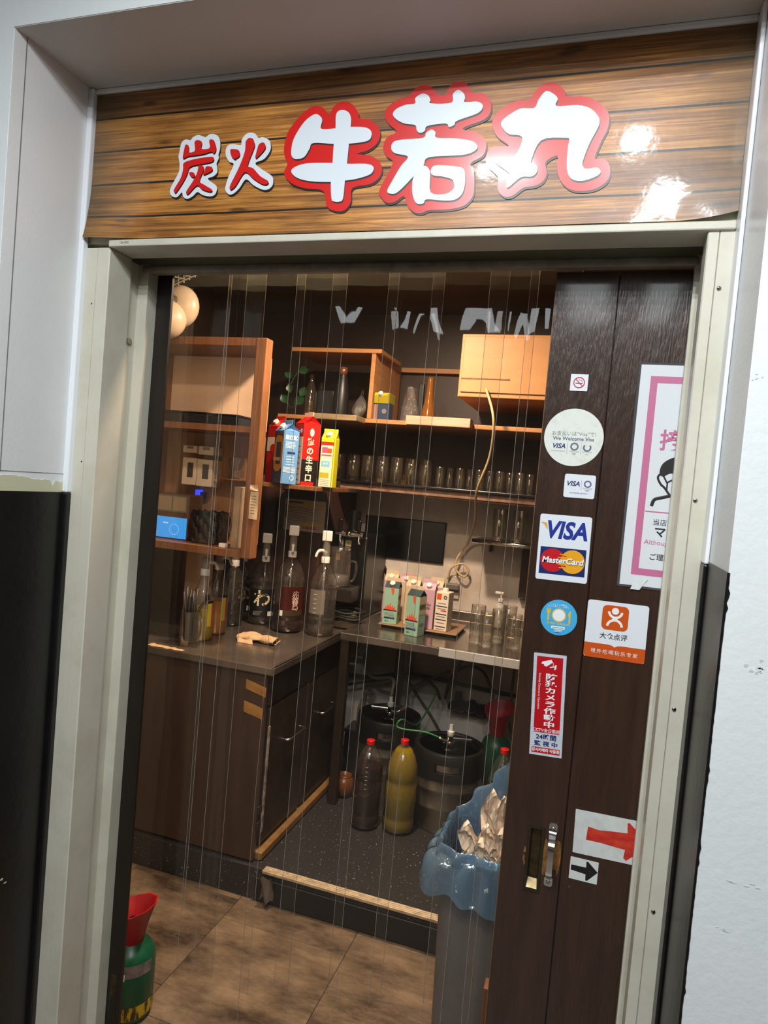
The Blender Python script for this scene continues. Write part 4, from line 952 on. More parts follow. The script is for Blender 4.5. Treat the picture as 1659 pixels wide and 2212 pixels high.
# ------------------------------------------------------------------ bottles
def pet(label, loc, r, H, liq, level, label_fn=None, pump=None, cap=None, style='round', name='drink_bottle', group=None, waist=False, rz=None):
    t = thing(name, label, 'bottle', loc, faceme(loc[0], loc[1]) if rz is None else rz, group)
    nk = .0145
    if style == 'tall': prof = [(0, .003), (r * .75, .0), (r * .97, .012), (r, .03), (r, .058), (r * .96, .064), (r, .07), (r, H * .56), (r * .96, H * .575), (r, H * .59), (r * 1.0, H * .66), (r * .93, H * .75), (r * .72, H * .85), (r * .45, H * .92), (nk * 1.15, H * .955), (nk, H * .96), (nk, H)]
    elif style == 'flask': prof = [(0, .003), (r * .8, 0), (r, .012), (r, H * .5), (r * .98, H * .6), (r * .8, H * .72), (r * .48, H * .82), (nk * 1.3, H * .9), (nk, H * .93), (nk, H)]
    else: prof = [(0, .003), (r * .78, 0), (r * .97, .01), (r, .025), (r, .05), (r * .95, .056), (r, .062), (r, H * .25), (r * .97, H * .26), (r, H * .27), (r, H * .6), (r * .965, H * .615), (r, H * .63), (r * .9, H * .75), (r * .62, H * .87), (r * .38, H * .93), (nk * 1.1, H * .955), (nk, H * .96), (nk, H)]
    G().lathe(prof, 32).obj('bottle_body', clear, t, smooth=True)
    if liq:
        lv = level * H; lp = []
        for (q0, q1) in zip(prof[:-1], prof[1:]):
            lp.append((q0[0] * .965, q0[1] + .002))
            if q1[1] > lv:
                k = (lv - q0[1]) / max(1e-6, q1[1] - q0[1]); lp.append(((q0[0] + (q1[0] - q0[0]) * k) * .965, lv)); break
        lp.append((0, lp[-1][1]))
        G().lathe(lp, 32).obj('liquid', liq, t, smooth=True, auto=50)
    if cap: G().lathe([(0, H + .006), (.0, H - .012), (.0175, H - .012), (.0175, H + .004), (.015, H + .006), (0, H + .006)], 22).obj('cap', cap, t, smooth=True, auto=40)
    if pump:
        hp, col, dirx, topw = pump
        G().lathe([(.0155, H - .012), (.019, H - .012), (.019, H + .012), (.016, H + .016), (.0155, H + .016)], 20).obj('collar', col, t, smooth=True, auto=40)
        G().lathe([(0, H + .014), (.0165, H + .014), (.0165, H + hp), (0, H + hp)], 20).obj('pump_cylinder', frost, t, smooth=True, auto=40)
        G().lathe([(.003, H * .1), (.004, H * .1), (.004, H + .014), (.003, H + .014)], 10).obj('dip_tube', frost, t, smooth=True)
        if topw: G().bbox(-.022, .022, -.02, .02, H + hp, H + hp + topw, .004).obj('pump_head', white_p, t)
        if dirx is not None:
            dx, dy = dirx
            G().tube(curve3([(0, 0, H + .03), (dx * .022, dy * .022, H + .042), (dx * .045, dy * .045, H + .036), (dx * .055, dy * .055, H + .012)], 4), [.0085] * 4 + [.0075] * 4 + [.006] * 5, 10).obj('spout', white_p, t, smooth=True)
    if label_fn: label_fn(t, r, H)
    return t
def lab_band(t, r, z0, z1, a, mat, name='label', a_off=0):
    return G().lathe([(r * 1.008, z0), (r * 1.008, z1)], 18, a0=-pi / 2 + a_off - a, a1=-pi / 2 + a_off + a).obj(name, mat, t, smooth=True)
blk_label = M('black_label', (18, 20, 24), .35)
cream_pr = M('cream_print', (230, 214, 176), .5)
def lab_char(ch):
    def f(t, r, H):
        l = lab_band(t, r, H * .13, H * .56, 1.0, blk_label)
        T(l, ch, .085, -.004, H * .40, cream_pr, bend=r * 1.016, bold=.014)
        T(l, '麦', .009, .016, H * .37, M('amber_dot', (224, 150, 40), .5), bend=r * 1.02)
        for k in range(4): flat('small_print', [(-.04, 0), (-.01 + .004 * k, 0), (-.01 + .004 * k, .002), (-.04, .002)], print_g, l, M4=frame((0, -r * 1.03, H * (.16 + .018 * k)), (1, 0, 0), (0, 0, 1)))
        lab_band(t, r * 1.006, H * .15, H * .22, .16, paper, 'barcode', .55)
    return f
def lab_red(t, r, H):
    l = lab_band(t, r, H * .22, H * .60, .95, M('deep_red_label', (70, 20, 16), .3, noise=(12, .3, .8), c2=(40, 10, 9)), 'label', .35)
    T(l, '赤\n霧\n島', .034, .030, H * .42, M('pale_pr', (228, 200, 184), .5), bend=r * 1.016, line=.8)
    lab_band(t, r * 1.004, H * .23, H * .30, .75, M('dark_gold_band', (60, 46, 26), .4), 'lower_band', .35)
    lab_band(t, r * 1.01, H * .225, H * .295, .1, paper, 'barcode', -.45)
def lab_scale(t, r, H):
    lab_band(t, r, H * .30, H * .62, .62, CLEAR('milky_label', (225, 220, 210), 1.45, .15, body=.45, bodyc=(225, 210, 195)), 'label', -.45)
    for k in range(5): flat('scale_mark', [(-.038, 0), (-.024, 0), (-.024, .0012), (-.038, .0012)], print_w, t, M4=frame((0, -r * 1.02, H * (.32 + .06 * k)), (1, 0, 0), (0, 0, 1)))
    for k in range(2): flat('print_line', [(-.042, 0), (-.016, 0), (-.016, .004), (-.042, .004)], print_k, t, M4=frame((0, -r * 1.02, H * (.19 + .025 * k)), (1, 0, 0), (0, 0, 1)))
def lab_lemon(t, r, H):
    l = lab_band(t, r, H * .22, H * .56, .26, M('lemon_label', (206, 190, 44), .4), 'label', .70)
    lab_band(t, r * 1.006, H * .2, H * .55, .11, M('magenta_stripe', (190, 40, 84), .4), 'stripe', .95)
    lab_band(t, r * 1.006, H * .56, H * .6, .3, blk_label, 'top_band', .75)
def pb(px, py): p = W(px, py, z=ZC); return (p.x, p.y, ZC + .0005)
lq_dark = liquid('dark_red_liquor', (46, 14, 14), .9); lq_w = liquid('clear_spirit', (228, 224, 216), .04)
lq_lem = liquid('lemon_syrup', (246, 222, 40), .9); lq_amb = liquid('amber_syrup', (252, 180, 44), .9); lq_blk = liquid('black_liquor', (22, 20, 24), .95)
pet('large clear spirit bottle with white pump and red neck ring', (-1.134, 1.585, ZC + .0005), .062, .335, lq_w, .26, lab_scale, (.085, white_p, (-.8, -.5), .045), None, 'round')
pet('large bottle of dark red liquor with brown label and white pump', (-1.285, 1.56, ZC + .0005), .068, .345, lq_dark, .34, lab_red, (.085, white_p, (0, -.6), .045), None, 'round')
pet('clear bottle with black label and cream hiragana wa', (-1.448, 1.625, ZC + .0005), .066, .30, lq_w, .12, lab_char('わ'), (.075, white_p, (0, -.6), .045), None, 'round')
pet('clear bottle with black label and cream hiragana na', (-1.575, 1.66, ZC + .0005), .060, .315, lq_w, .15, lab_char('な'), (.0, white_p, None, 0), None, 'round')
pet('bottle half full of nearly black liquor with white pump spout', (-1.535, 1.50, ZC + .0005), .050, .28, lq_blk, .40, None, (.06, white_p, (.9, -.1), .03), None, 'round')
pet('tall bottle of amber syrup with white pump spout', (-1.505, 1.315, ZC + .0005), .050, .285, lq_amb, .50, lab_lemon, (.055, white_p, (.9, -.1), 0), None, 'flask')
pet('tall bottle of lemon yellow syrup next to the mug of straws', (-1.492, 1.19, ZC + .0005), .047, .275, lq_lem, .48, lab_lemon, (.06, white_p, (.9, -.1), 0), None, 'flask')

# mug with straws
def mug(name, label, loc, r=.036, h=.125, rz=0, group=None, cat='mug', handle=True):
    t = thing(name, label, cat, loc, rz, group)
    G().lathe([(0, .0), (r * .98, 0), (r * 1.03, .006), (r * .98, .014), (r, .02), (r * 1.02, h), (r * .97, h + .001), (r * .94, h - .002), (r * .9, .02), (0, .018)], 26).obj('glass_body', glass, t, smooth=True, auto=60)
    if handle: G().tube(curve3([(r * .98, 0, h * .82), (r * 1.45, 0, h * .85), (r * 1.75, 0, h * .68), (r * 1.7, 0, h * .4), (r * 1.4, 0, h * .22), (r * .98, 0, h * .2)], 4), .0065, 9).obj('handle', glass, t, smooth=True)
    return t
q = W(397, 1397, z=ZC)
mug('glass_mug', 'glass beer mug holding black straws on the counter corner', (q.x, q.y + .035, ZC + .0005), .040, .135, -.3)
st_m = M('black_straw', (12, 13, 15), .4)
qx, qy = q.x, q.y + .035
hexp = [(0, 0)] + [(.0085 * cos(i * pi / 3), .0085 * sin(i * pi / 3)) for i in range(6)] + [(.0165 * cos(i * pi / 3 + .5), .0165 * sin(i * pi / 3 + .5)) for i in range(6)]
for k, (hx1, hy1) in enumerate(hexp):      # a fanned bundle: each straw leans outward from its own foot
    hh = .172 + .04 * ((k * 7) % 13) / 13
    o = tag(G().tube([(0, 0, 0), (hx1 * .55 - .006, hy1 * .55, hh)], .0034, 8).obj('straw', st_m, None, smooth=True), 'black drinking straw standing in the glass mug', 'straw', 'black straws in the mug')
    o.location = (qx - .004 + hx1, qy + hy1, ZC + .0215)
for k, (sy_) in enumerate((-.008, .008)):
    o = tag(G().tube([(0, 0, 0), (.006, 0, .118), (.020, 0, .145), (.040, 0, .168)], .0022, 8).add(*(lambda g: (g.v, g.f))(G().bbox(.036, .045, -.003, .003, .163, .188, .002))).obj('stirrer', st_m, None, smooth=True), 'black stirrer leaning out over the mug rim', 'stirrer', 'black stirrers in the mug')
    o.location = (qx + .0255, qy + sy_, ZC + .0215)
# folded cloth
q = W(551, 1389, z=ZC)
t = thing('cleaning_cloth', 'folded cream towelling cloth lying on the worktop', 'cloth', (q.x, q.y + .03, ZC))
terry = M('terry_cloth', (226, 190, 146), .9, bump=(240, .9), noise=(30, .35, .7), c2=(206, 166, 122))
def cl(u, v, w2=.085, h2=.026, z0=.0):
    a = 2 * pi * u; x = w2 * (2 * v - 1)
    return (x, (.036 + .006 * sin(6 * v)) * cos(a) + .006 * sin(5 * v), z0 + max(.001, h2 * .55 + h2 * .55 * sin(a) * (1 - .25 * cos(12 * v)) + .002 * sin(17 * v + a * 3)))
G().grid(cl, 26, 24, True).obj('fold', terry, t, smooth=True)
G().grid(lambda u, v: (-.085 + .07 * u + .02 * v, -.03 - .03 * v, .012 * (1 - v) * (1 + .3 * sin(9 * u)) + .001), 12, 8).obj('loose_corner', terry, t, smooth=True)
# pale board and paper behind the mug, dark apron
q0, q1 = P(372, 1185, 2.62), P(432, 1440, 2.62)
o = tag(G().bbox(-.075, .06, -.006, .006, 0, .36, .002).obj('pale_board', M('pale_board_m', (226, 184, 146), .6, noise=(3, .3, .8), c2=(204, 160, 122), stretch=(4, 1, 1)), None), 'pale wooden board leaning behind the syrup bottles', 'board')
o.location = (-1.66, 1.42, ZC); 
o = tag(G().grid(lambda u, v: (-1.80 + .09 * u + .01 * sin(9 * v), 1.10 + .015 * sin(14 * u) + .01 * sin(5 * v), ZC + .002 + .33 * v), 14, 10).obj('hanging_apron', M('purple_cloth', (44, 34, 48), .8), None, smooth=True), 'dark purple apron hanging at the left end of the counter', 'apron')
# torn tape along the counter edge
q0 = W(320, 1398, z=ZC); 
o = tag(G().grid(lambda u, v: (-1.60 + .16 * u, .989 + .035 * v * (1 - .4 * u) + .003 * sin(30 * u), ZC + .0012 + .0006 * sin(20 * u)), 24, 4).obj('edge_tape', M('beige_tape', (206, 172, 120), .5), None, smooth=True), 'torn beige tape along the front edge of the worktop', 'tape')

# ------------------------------------------------------------------ cartons
def carton(label, loc, rz, w, d, h, body, roof, side=None, cap=None, deco=None, group=None, fin=None, name='drink_carton'):
    t = thing(name, label, 'carton', loc, rz, group)
    b = G().bbox(-w / 2, w / 2, -d / 2, d / 2, 0, h, .0015, 1).obj('body', body, t)
    gh_ = d * .42; zr = h + gh_
    # gable roof: ridge along x, sloping panels to front and back, folded ends tucked in
    i_ = w * .28
    G().add([(-w / 2, -d / 2, h), (w / 2, -d / 2, h), (w / 2, d / 2, h), (-w / 2, d / 2, h), (-w / 2, 0, zr), (w / 2, 0, zr), (-w / 2 + i_, 0, h + gh_ * .45), (w / 2 - i_, 0, h + gh_ * .45)],
            [(0, 1, 5, 4), (2, 3, 4, 5), (1, 7, 5), (2, 5, 7), (1, 2, 7), (0, 4, 6), (3, 6, 4), (0, 6, 3)]).obj('gable', roof, t)
    G().bbox(-w / 2, w / 2, -.0014, .0014, zr - .002, zr + .016, .0006, 1).obj('fin', fin or roof, t)
    if cap: G().lathe([(0, 0), (.013, 0), (.013, .012), (.011, .014), (0, .014)], 18).move(M4=Matrix.Translation((0, -d * .27, h + gh_ * .5)) @ Matrix.Rotation(rad(42), 4, 'X')).obj('screw_cap', cap, t, smooth=True, auto=40)
    if deco:
        FF = frame((0, -d / 2 - .0003, 0), (1, 0, 0), (0, 0, 1)); RR = frame((w / 2 + .0003, 0, 0), (0, 1, 0), (0, 0, 1)); LL = frame((-w / 2 - .0003, 0, 0), (0, -1, 0), (0, 0, 1))
        deco(b, {'f': FF, 'r': RR, 'l': LL}, w, d, h)
    return t
def rect(b, F, x0, x1, y0, y1, m_, z=.0003, name='print_block'): return G().prism([(x0, y0), (x1, y0), (x1, y1), (x0, y1)], 0, z).obj(name, m_, b, M4=F)
def tx(b, F, s, size, x, y, m_, **k): return T(b, s, size, x, y, m_, z=.0007, M4=F, **k)
# shelf with the sake cartons
zc0 = P(640, 1047, 2.65).z
t = thing('carton_shelf', 'short wooden shelf carrying the sake cartons', 'shelf', (-1.25, 1.46, zc0 - .02))
G().bbox(-.17, .13, -.07, .30, 0, .02, .003).obj('board', wood_b, t)
for x_ in (-.16, -.02): G().bbox(x_, x_ + .02, .20, .30, -.012, 0, .002).obj('bracket', steel_dark, t)
red_c = M('carton_red', (200, 24, 20), .4); blue_c = M('carton_blue', (96, 148, 200), .4); yel_c = M('carton_yellow', (214, 204, 30), .4)
navy_c = M('carton_navy', (44, 56, 78), .4); white_c = M('carton_white', (234, 218, 194), .45); blk_c = M('carton_black', (24, 20, 22), .4)
orc_c = M('carton_ochre', (178, 124, 44), .4)
def d_red(b, F, w, d, h):
    rect(b, F['f'], -w * .42, w * .48, h * .02, h * .78, white_c)
    for k in range(7): rect(b, F['f'], -w * .3, w * .3, h * (.08 + .09 * k), h * (.095 + .09 * k), print_o if k % 3 else print_g, .0006, 'text_line')
    rect(b, F['f'], -w * .3, w * .2, h * .42, h * .5, M('pale_blue_print', (130, 176, 220), .5), .0006)
    tx(b, F['f'], '生一本', .022, 0, h * .87, print_w, bold=.03)
    rect(b, F['r'], -d / 2, d / 2, 0, h * .42, blk_c)
    G().prism(circ(.017, 26, 0, h * .86, rx=.6), 0, .0005).obj('oval_badge', white_c, b, M4=F['r'])
    for k, ch in enumerate('鷹の生辛口'): tx(b, F['r'], ch, .034, -.004, h * (.70 - .145 * k), white_c, bold=.03)
    rect(b, F['r'], -d * .45, d * .3, h * .0, h * .06, print_r, .0006)
def d_blue(b, F, w, d, h):
    rect(b, F['f'], -w / 2, w / 2, 0, h * .99, navy_c)
    G().prism(smooth_poly([(-w * .4, h * .28), (w * .42, h * .3), (w * .42, h * .82), (w * .1, h * .9), (-w * .38, h * .84)], 3), 0, .0005).obj('ochre_panel', orc_c, b, M4=F['f'])
    rect(b, F['f'], -w * .22, w * .3, h * .36, h * .78, navy_c, .0008)
    tx(b, F['f'], '黒\n松\n本', .03, 0, h * .57, cream_pr, line=.8, bold=.02)
    rect(b, F['f'], -w * .5, w * .22, h * .43, h * .49, M('tan_tape', (190, 150, 96), .5), .0012)
    tx(b, F['f'], '1.8ℓ', .014, -w * .05, h * .06, print_g)
    tx(b, F['r'], '栗焼酎', .02, 0, h * .87, print_w, bold=.02)
    for k in range(5): rect(b, F['r'], -d * .35, d * (.2 + .05 * (k % 3)), h * (.68 + .025 * k), h * (.69 + .025 * k), print_w, .0005, 'text_line')
    rect(b, F['r'], -d * .2, d * .3, h * .57, h * .61, print_n, .0006)
    for k in range(4): rect(b, F['r'], -d * .25, d * .25, h * (.36 + .05 * k), h * (.37 + .05 * k), print_w, .0005, 'text_line')
    for k in range(5): rect(b, F['r'], -d * .4, d * .38, h * (.22 + .022 * k), h * (.228 + .022 * k), print_w, .0005, 'text_line')
    ringpoly(b, 'recycle_mark', .008, .0105, print_w, .0006, d * .18, h * .12, 20).matrix_basis = F['r']
def d_yel(b, F, w, d, h):
    rect(b, F['f'], -w * .46, w * .36, h * .01, h * .9, white_c)
    rect(b, F['f'], -w * .48, w * .4, h * .86, h * .93, print_r, .0006)
    rect(b, F['f'], -w * .4, w * .0, h * .7, h * .82, M('pink_pr', (226, 80, 120), .45), .0006); rect(b, F['f'], 0, w * .3, h * .7, h * .8, print_o, .0007)
    rect(b, F['f'], -w * .42, w * .3, h * .64, h * .67, M('pink_pr', (226, 80, 120), .45), .0006)
    rect(b, F['f'], -w * .38, w * .22, h * .42, h * .54, M('sky_pr', (120, 186, 220), .45), .0006); tx(b, F['f'], 'ゆず', .012, -w * .08, h * .48, print_w)
    rect(b, F['f'], -w * .44, w * .2, h * .19, h * .30, M('olive_pr', (176, 168, 40), .45), .0006)
    for k in range(4): rect(b, F['f'], -w * .4, w * .25, h * (.04 + .035 * k), h * (.046 + .035 * k), print_g, .0006, 'text_line')
def d_rw(b, F, w, d, h):
    rect(b, F['f'], -w / 2, w / 2, h * .55, h * .8, white_c); G().prism(circ(.02, 24, .01, h * .6), 0, .0006).obj('red_spot', print_r, b, M4=F['f'])
def cs(px, yc): p = P(px, 1040, yc); return p
q = P(656, 1040, 2.66)
carton('tall red and black sake carton with white lettering', (q.x, 1.462, zc0), rad(-38), .080, .080, .262, red_c, red_c, cap=None, deco=d_red, fin=M('cream_fin', (236, 206, 170), .5))
q = P(609, 1040, 2.57)
carton('pale blue and navy shochu carton with ochre label panel', (q.x - .004, 1.395, zc0), rad(-34), .074, .074, .222, blue_c, blue_c, cap=white_p, deco=d_blue)
q = P(598, 1030, 2.74)
carton('red and white carton tucked behind the blue carton', (q.x - .005, 1.545, zc0), rad(-30), .074, .074, .25, red_c, red_c, cap=white_p, deco=d_rw)
q = P(707, 1040, 2.675)
carton('yellow carton with fruit pictures on a cream panel', (q.x, 1.475, zc0), rad(6), .062, .062, .206, yel_c, yel_c, cap=white_p, deco=d_yel)

# cartons on the steel table
mint_c = M('carton_mint', (150, 188, 166), .45); pink_c = M('carton_lilac', (206, 164, 178), .45); teal_r = M('dark_teal_print', (44, 66, 68), .45); cream_c = M('carton_cream', (214, 190, 158), .5)
splash = M('coral_print', (226, 84, 62), .45)
def d_mint(b, F, w, d, h):
    f = F['f']
    pts = [(-.030, h * .40), (-.022, h * .44), (-.026, h * .5), (-.016, h * .455), (-.012, h * .56), (-.006, h * .47), (0, h * .6), (.004, h * .47), (.012, h * .54), (.014, h * .455), (.025, h * .5), (.021, h * .43), (.030, h * .39)]
    G().prism(pts, 0, .0004).obj('splash', splash, b, M4=f)
    rect(b, f, -.031, .031, h * .37, h * .395, blk_c, .0005)
    G().prism(smooth_poly([(-.002, h), (.012, h), (.012, h * .86), (.008, h * .81), (.003, h * .85)], 3), 0, .0004).obj('drip', splash, b, M4=f)
    for k in range(4): rect(b, f, -.026, .018 + .003 * k, h * (.31 - .035 * k), h * (.318 - .035 * k), print_g, .0004, 'text_line')
    rect(b, f, -.026, .024, h * .15, h * .19, print_n, .0005, 'heading')
    tx(b, f, '果汁', .01, -.012, h * .08, print_k)
    rect(b, F['r'], -.028, .022, h * .55, h * .98, cream_c); rect(b, F['r'], -.028, .022, h * .68, h * .8, blk_c, .0006)
    tx(b, F['r'], 'OLU', .018, 0, h * .28, print_k, bold=.02)
def d_pink(b, F, w, d, h): tx(b, F['f'], 'fruits\n   de', .02, -.004, h * .58, M('brown_print', (92, 70, 56), .5), line=.8)
def d_milk(b, F, w, d, h):
    f = F['f']
    rect(b, f, -.026, -.004, h * .8, h * .95, print_o); ringpoly(b, 'badge', .004, .009, M('slate_print', (70, 88, 120), .5), .0005, .015, h * .87, 20).matrix_basis = f
    for y in (.62, .42, .28, .10): rect(b, f, -.026, .026, h * y, h * (y + .025), print_n)
    rect(b, f, -.002, .024, h * .51, h * .54, print_r)
    for y in (.7, .56, .36, .2, .04): rect(b, f, -.02, .02, h * y, h * (y + .02), print_g, .0003, 'text_line')
# tray
q = W(905, 1368, z=ZT)
ty0 = q.y
trx0, trx1 = W(815, 1362, y=ty0).x, W(985, 1375, y=ty0).x
tray_o = thing('serving_tray', 'dark serving tray with wooden rim under the juice cartons', 'tray', ((trx0 + trx1) / 2, ty0 + .13, ZT + .0005))
hw = (trx1 - trx0) / 2
G().bbox(-hw + .01, hw - .01, -.12, .12, 0, .012, .004).obj('base', black_p, tray_o)
G().bbox(-hw, hw, -.13, .13, .012, .018, .003).obj('rim', M('tray_rim', (150, 116, 84), .5), tray_o)
zt2 = ZT + .0188
def tr(px, dy): p = W(px, 1360, y=ty0 + dy); return p.x
carton('mint green carton with red splash, on the tray by the pitcher', (W(843, 1350, y=ty0 + .045).x, ty0 + .045, zt2), rad(4), .068, .068, .168, mint_c, teal_r, cap=white_p, deco=d_mint, fin=cream_c)
q = W(893, 1372, z=ZT)
carton('mint green carton with red splash, standing in front of the tray', (q.x, ty0 - .048, ZT + .0005), rad(-14), .066, .066, .178, mint_c, teal_r, cap=None, deco=d_mint, fin=cream_c)
carton('lilac pink carton with brown lettering beside the white carton', (tr(921, .06), ty0 + .06, zt2), rad(2), .062, .064, .180, pink_c, pink_c, cap=white_p, deco=d_pink)
t = thing('milk_carton', 'white brick carton with orange block and blue stripes', 'carton', (tr(955, .055), ty0 + .055, zt2), rad(-10))
b = G().bbox(-.031, .031, -.031, .031, 0, .178, .003).obj('body', white_c, t)
G().lathe([(0, .178), (.014, .178), (.014, .192), (.012, .194), (0, .194)], 18).obj('screw_cap', white_p, t, smooth=True, auto=40)
d_milk(b, {'f': frame((0, -.0313, 0), (1, 0, 0), (0, 0, 1))}, .062, .062, .178)
carton('cream carton behind the standing mint carton', (tr(887, .085), ty0 + .085, zt2), rad(0), .064, .062, .182, cream_c, cream_c, cap=white_p)
carton('lilac carton at the back corner of the tray, near the pitcher', (tr(838, .165), ty0 + .165, zt2), rad(6), .064, .064, .185, pink_c, cream_c, cap=white_p)
carton('cream carton in the back row between the lilac ones', (tr(872, .175), ty0 + .175, zt2), rad(0), .064, .062, .182, cream_c, pink_c, cap=white_p)
carton('lilac carton behind the white brick carton', (tr(936, .165), ty0 + .165, zt2), rad(3), .064, .062, .180, pink_c, cream_c, cap=white_p)

# ------------------------------------------------------------------ glasses on the table
def tumbler(label, loc, r=.031, h=.15, group='glasses on the steel table', name='tumbler'):
    t = thing(name, label, 'glass', loc, 0, group)
    G().lathe([(0, 0), (r * .92, 0), (r * .95, .004), (r, h), (r * .96, h + .001), (r * .9, .016), (0, .014)], 26).obj('glass_body', glass, t, smooth=True, auto=60)
    return t
for (px, py, h, lab) in ((1025, 1391, .165, 'tall tumbler nearest to the cartons'), (1045, 1399, .15, 'tall tumbler in front of the row'), (1105, 1403, .145, 'tumbler beside the door edge')):
    q = W(px, py, z=ZT); tumbler('clear ' + lab + ', on the steel table', (q.x, q.y + .03, ZT + .0005), .032, h)
for (px, py, rz, lab) in ((1070, 1392, -.5, 'glass beer mug standing between the tumblers'), (1088, 1388, 2.4, 'glass beer mug behind the row of tumblers')):
    q = W(px, py, z=ZT); mug('beer_mug', lab, (q.x, q.y + (.06 if rz < 0 else .13), ZT + .0005), .033, .145, rz)
q = W(1080, 1352, z=ZT)
t = thing('soap_dispenser', 'white pump soap dispenser behind the glasses', 'dispenser', (q.x, q.y - .06, ZT + .0005))
G().lathe([(0, 0), (.028, 0), (.03, .01), (.03, .1), (.022, .118), (.01, .124), (.01, .132)], 24).obj('bottle_body', M('pale_bottle', (190, 186, 182), .3), t, smooth=True)
G().lathe([(0, .132), (.014, .132), (.014, .145), (.005, .147), (.005, .17), (0, .17)], 18).obj('pump_collar', white_p, t, smooth=True, auto=40)
G().bbox(-.03, .012, -.008, .008, .168, .180, .003).obj('nozzle', white_p, t)

# ------------------------------------------------------------------ beer dispenser with pitcher
bx, by = P(748, 1250, 3.08).x, 1.88
t = thing('beer_dispenser', 'black beer dispenser with chrome twin taps and drip tray', 'dispenser', (bx, by, ZT + .0005))
G().bbox(-.10, .10, -.02, .30, 0, .40, .01).obj('cabinet', black_p, t)
G().bbox(-.10, .085, -.15, -.02, .095, .158, .004).obj('drip_tray', M('tray_dark_steel', (60, 54, 50), .35, metal=.6), t)
gr = G()
for k in range(9): gr.box(-.095, .08, -.148 + k * .0155, -.142 + k * .0155, .158, .161)
for k in range(12): gr.box(-.095 + k * .0155, -.089 + k * .0155, -.148, -.02, .1585, .1605)
gr.obj('drip_grid', steel, t)
G().lathe([(.028, .40), (.028, .52), (0, .522)], 22, (.02, .0, 0)).obj('tower', black_p, t, smooth=True, auto=50)
G().lathe([(.0, -.07), (.014, -.07), (.016, 0), (.014, .07), (0, .07)], 16, (.02, -.055, .41), axis='x').obj('tap_bar', chrome, t, smooth=True, auto=50)
G().lathe([(0, -.06), (.012, -.06), (.014, .02), (0, .02)], 16, (.02, -.02, .41), axis='y').obj('tap_stem', chrome, t, smooth=True)
for dx in (-.028, .068):
    G().tube(curve3([(dx, -.06, .405), (dx + .004, -.068, .382), (dx + .010, -.072, .364)], 4), .0065, 8).obj('spout', chrome, t, smooth=True)
    G().bbox(dx - .01, dx + .01, -.075, -.06, .42, .478, .005).obj('tap_lever', black_p, t)
G().box(-.055, -.035, -.0212, -.02, .275, .305).obj('warning_label', print_y, t)
t = thing('clear_pitcher', 'upturned clear plastic pitcher on the beer drip tray', 'pitcher', (bx - .01, by - .085, ZT + .1625), faceme(bx, by) - .3)
G().lathe([(.062, 0), (.064, .004), (.058, .13), (.056, .145), (.058, .15), (.05, .185), (.044, .188), (0, .188), (0, .184), (.046, .182), (.053, .146), (.055, .13), (.06, .004)], 32).obj('jug', clear, t, smooth=True, auto=60)
G().lathe([(0, .006), (.045, .006), (.05, .05), (0, .052)], 28).obj('inner_cup', CLEAR('milky_cup', (235, 232, 230), 1.45, .1, body=.35, bodyc=(235, 230, 225)), t, smooth=True)
G().tube(curve3([(.055, 0, .12), (.08, 0, .118), (.085, 0, .09), (.078, 0, .04), (.062, 0, .025)], 4), .006, 8).obj('handle', clear, t, smooth=True)
# black panel on the wall
q0, q1 = P(790, 1112, 3.40), P(956, 1219, 3.40)
o = tag(G().bbox(q0.x, q1.x, 2.205, YB, q1.z, q0.z, .004).obj('black_wall_panel', M('gloss_black', (10, 10, 12), .18), None), 'glossy black rectangular panel mounted on the grubby wall', 'panel')
# coiled hoses and boards left of the table
for k in range(4):
    r_ = .055 + .008 * k
    o = tag(G().tube([(-1.075 + r_ * 1.1 * cos(a), 1.768 + r_ * .8 * sin(a), ZT + .012 + .014 * k + .004 * sin(3 * a + k)) for a in [i * 2 * pi / 26 for i in range(26)]], .006, 7, True).obj('coiled_hose', [black_r, M('grey_hose', (110, 100, 88), .45), M('olive_hose', (70, 74, 50), .45), black_r][k], None, smooth=True),
            ['black hose loop lowest in the coil under the drip tray', 'grey hose loop in the coil under the drip tray', 'olive hose loop in the coil under the drip tray', 'black hose loop topmost in the coil under the drip tray'][k], 'hose')
    o.location = (.0, .0, 0)
# ------------------------------------------------------------------ shelves on the back wall
zms = 1.556
t = thing('glass_shelf', 'long dark wall shelf carrying beer mugs and tumblers', 'shelf', (-.5, 2.0, zms - .03))
G().bbox(-.72, .62, -.12, .215, .018, .03, .002).obj('board', M('black_shelf', (18, 18, 20), .3), t)
G().bbox(-.72, .62, -.10, -.085, -.014, .018, .003).obj('batten', M('pinkish_batten', (150, 116, 98), .5, noise=(20, .4, .7), c2=(96, 66, 50)), t)
G().bbox(-.3, .6, -.092, .1, -.022, -.014, .002).obj('under_board', wood_b, t)
first = None
mugs = [(731 + 31.5 * k, 0) for k in range(7)]
for k, (px, dy) in enumerate(mugs):
    x = W(px, 1020, y=1.93 + dy).x; lab = 'clear glass beer mug lined up on the dark wall shelf'
    if first is None: first = mug('shelf_mug', lab, (x, 1.93 + dy, zms + .0003), .0325, .125, -pi / 2 + .3, 'beer mugs on the wall shelf')
    else: dup(first, (x, 1.93 + dy, zms + .0003), -pi / 2 + .3 * (1, .2, .8, .4, 1, .1, .6)[k], lab)
for px in (808, 850, 912):
    x = W(px, 1020, y=1.93).x
first = None
for k, px in enumerate((950, 972, 994, 1015, 1036, 1058, 1080, 1102, 1124, 1146)):
    dy = .05 * (k % 2); x = W(px, 1030, y=1.92 + dy).x; lab = 'small clear tumbler in the row at the end of the wall shelf'
    if first is None: first = tumbler(lab, (x, 1.92 + dy, zms + .0003), .0215, .095, 'small tumblers on the wall shelf', 'small_tumbler')
    else: dup(first, (x, 1.92 + dy, zms + .0003), 0, lab)
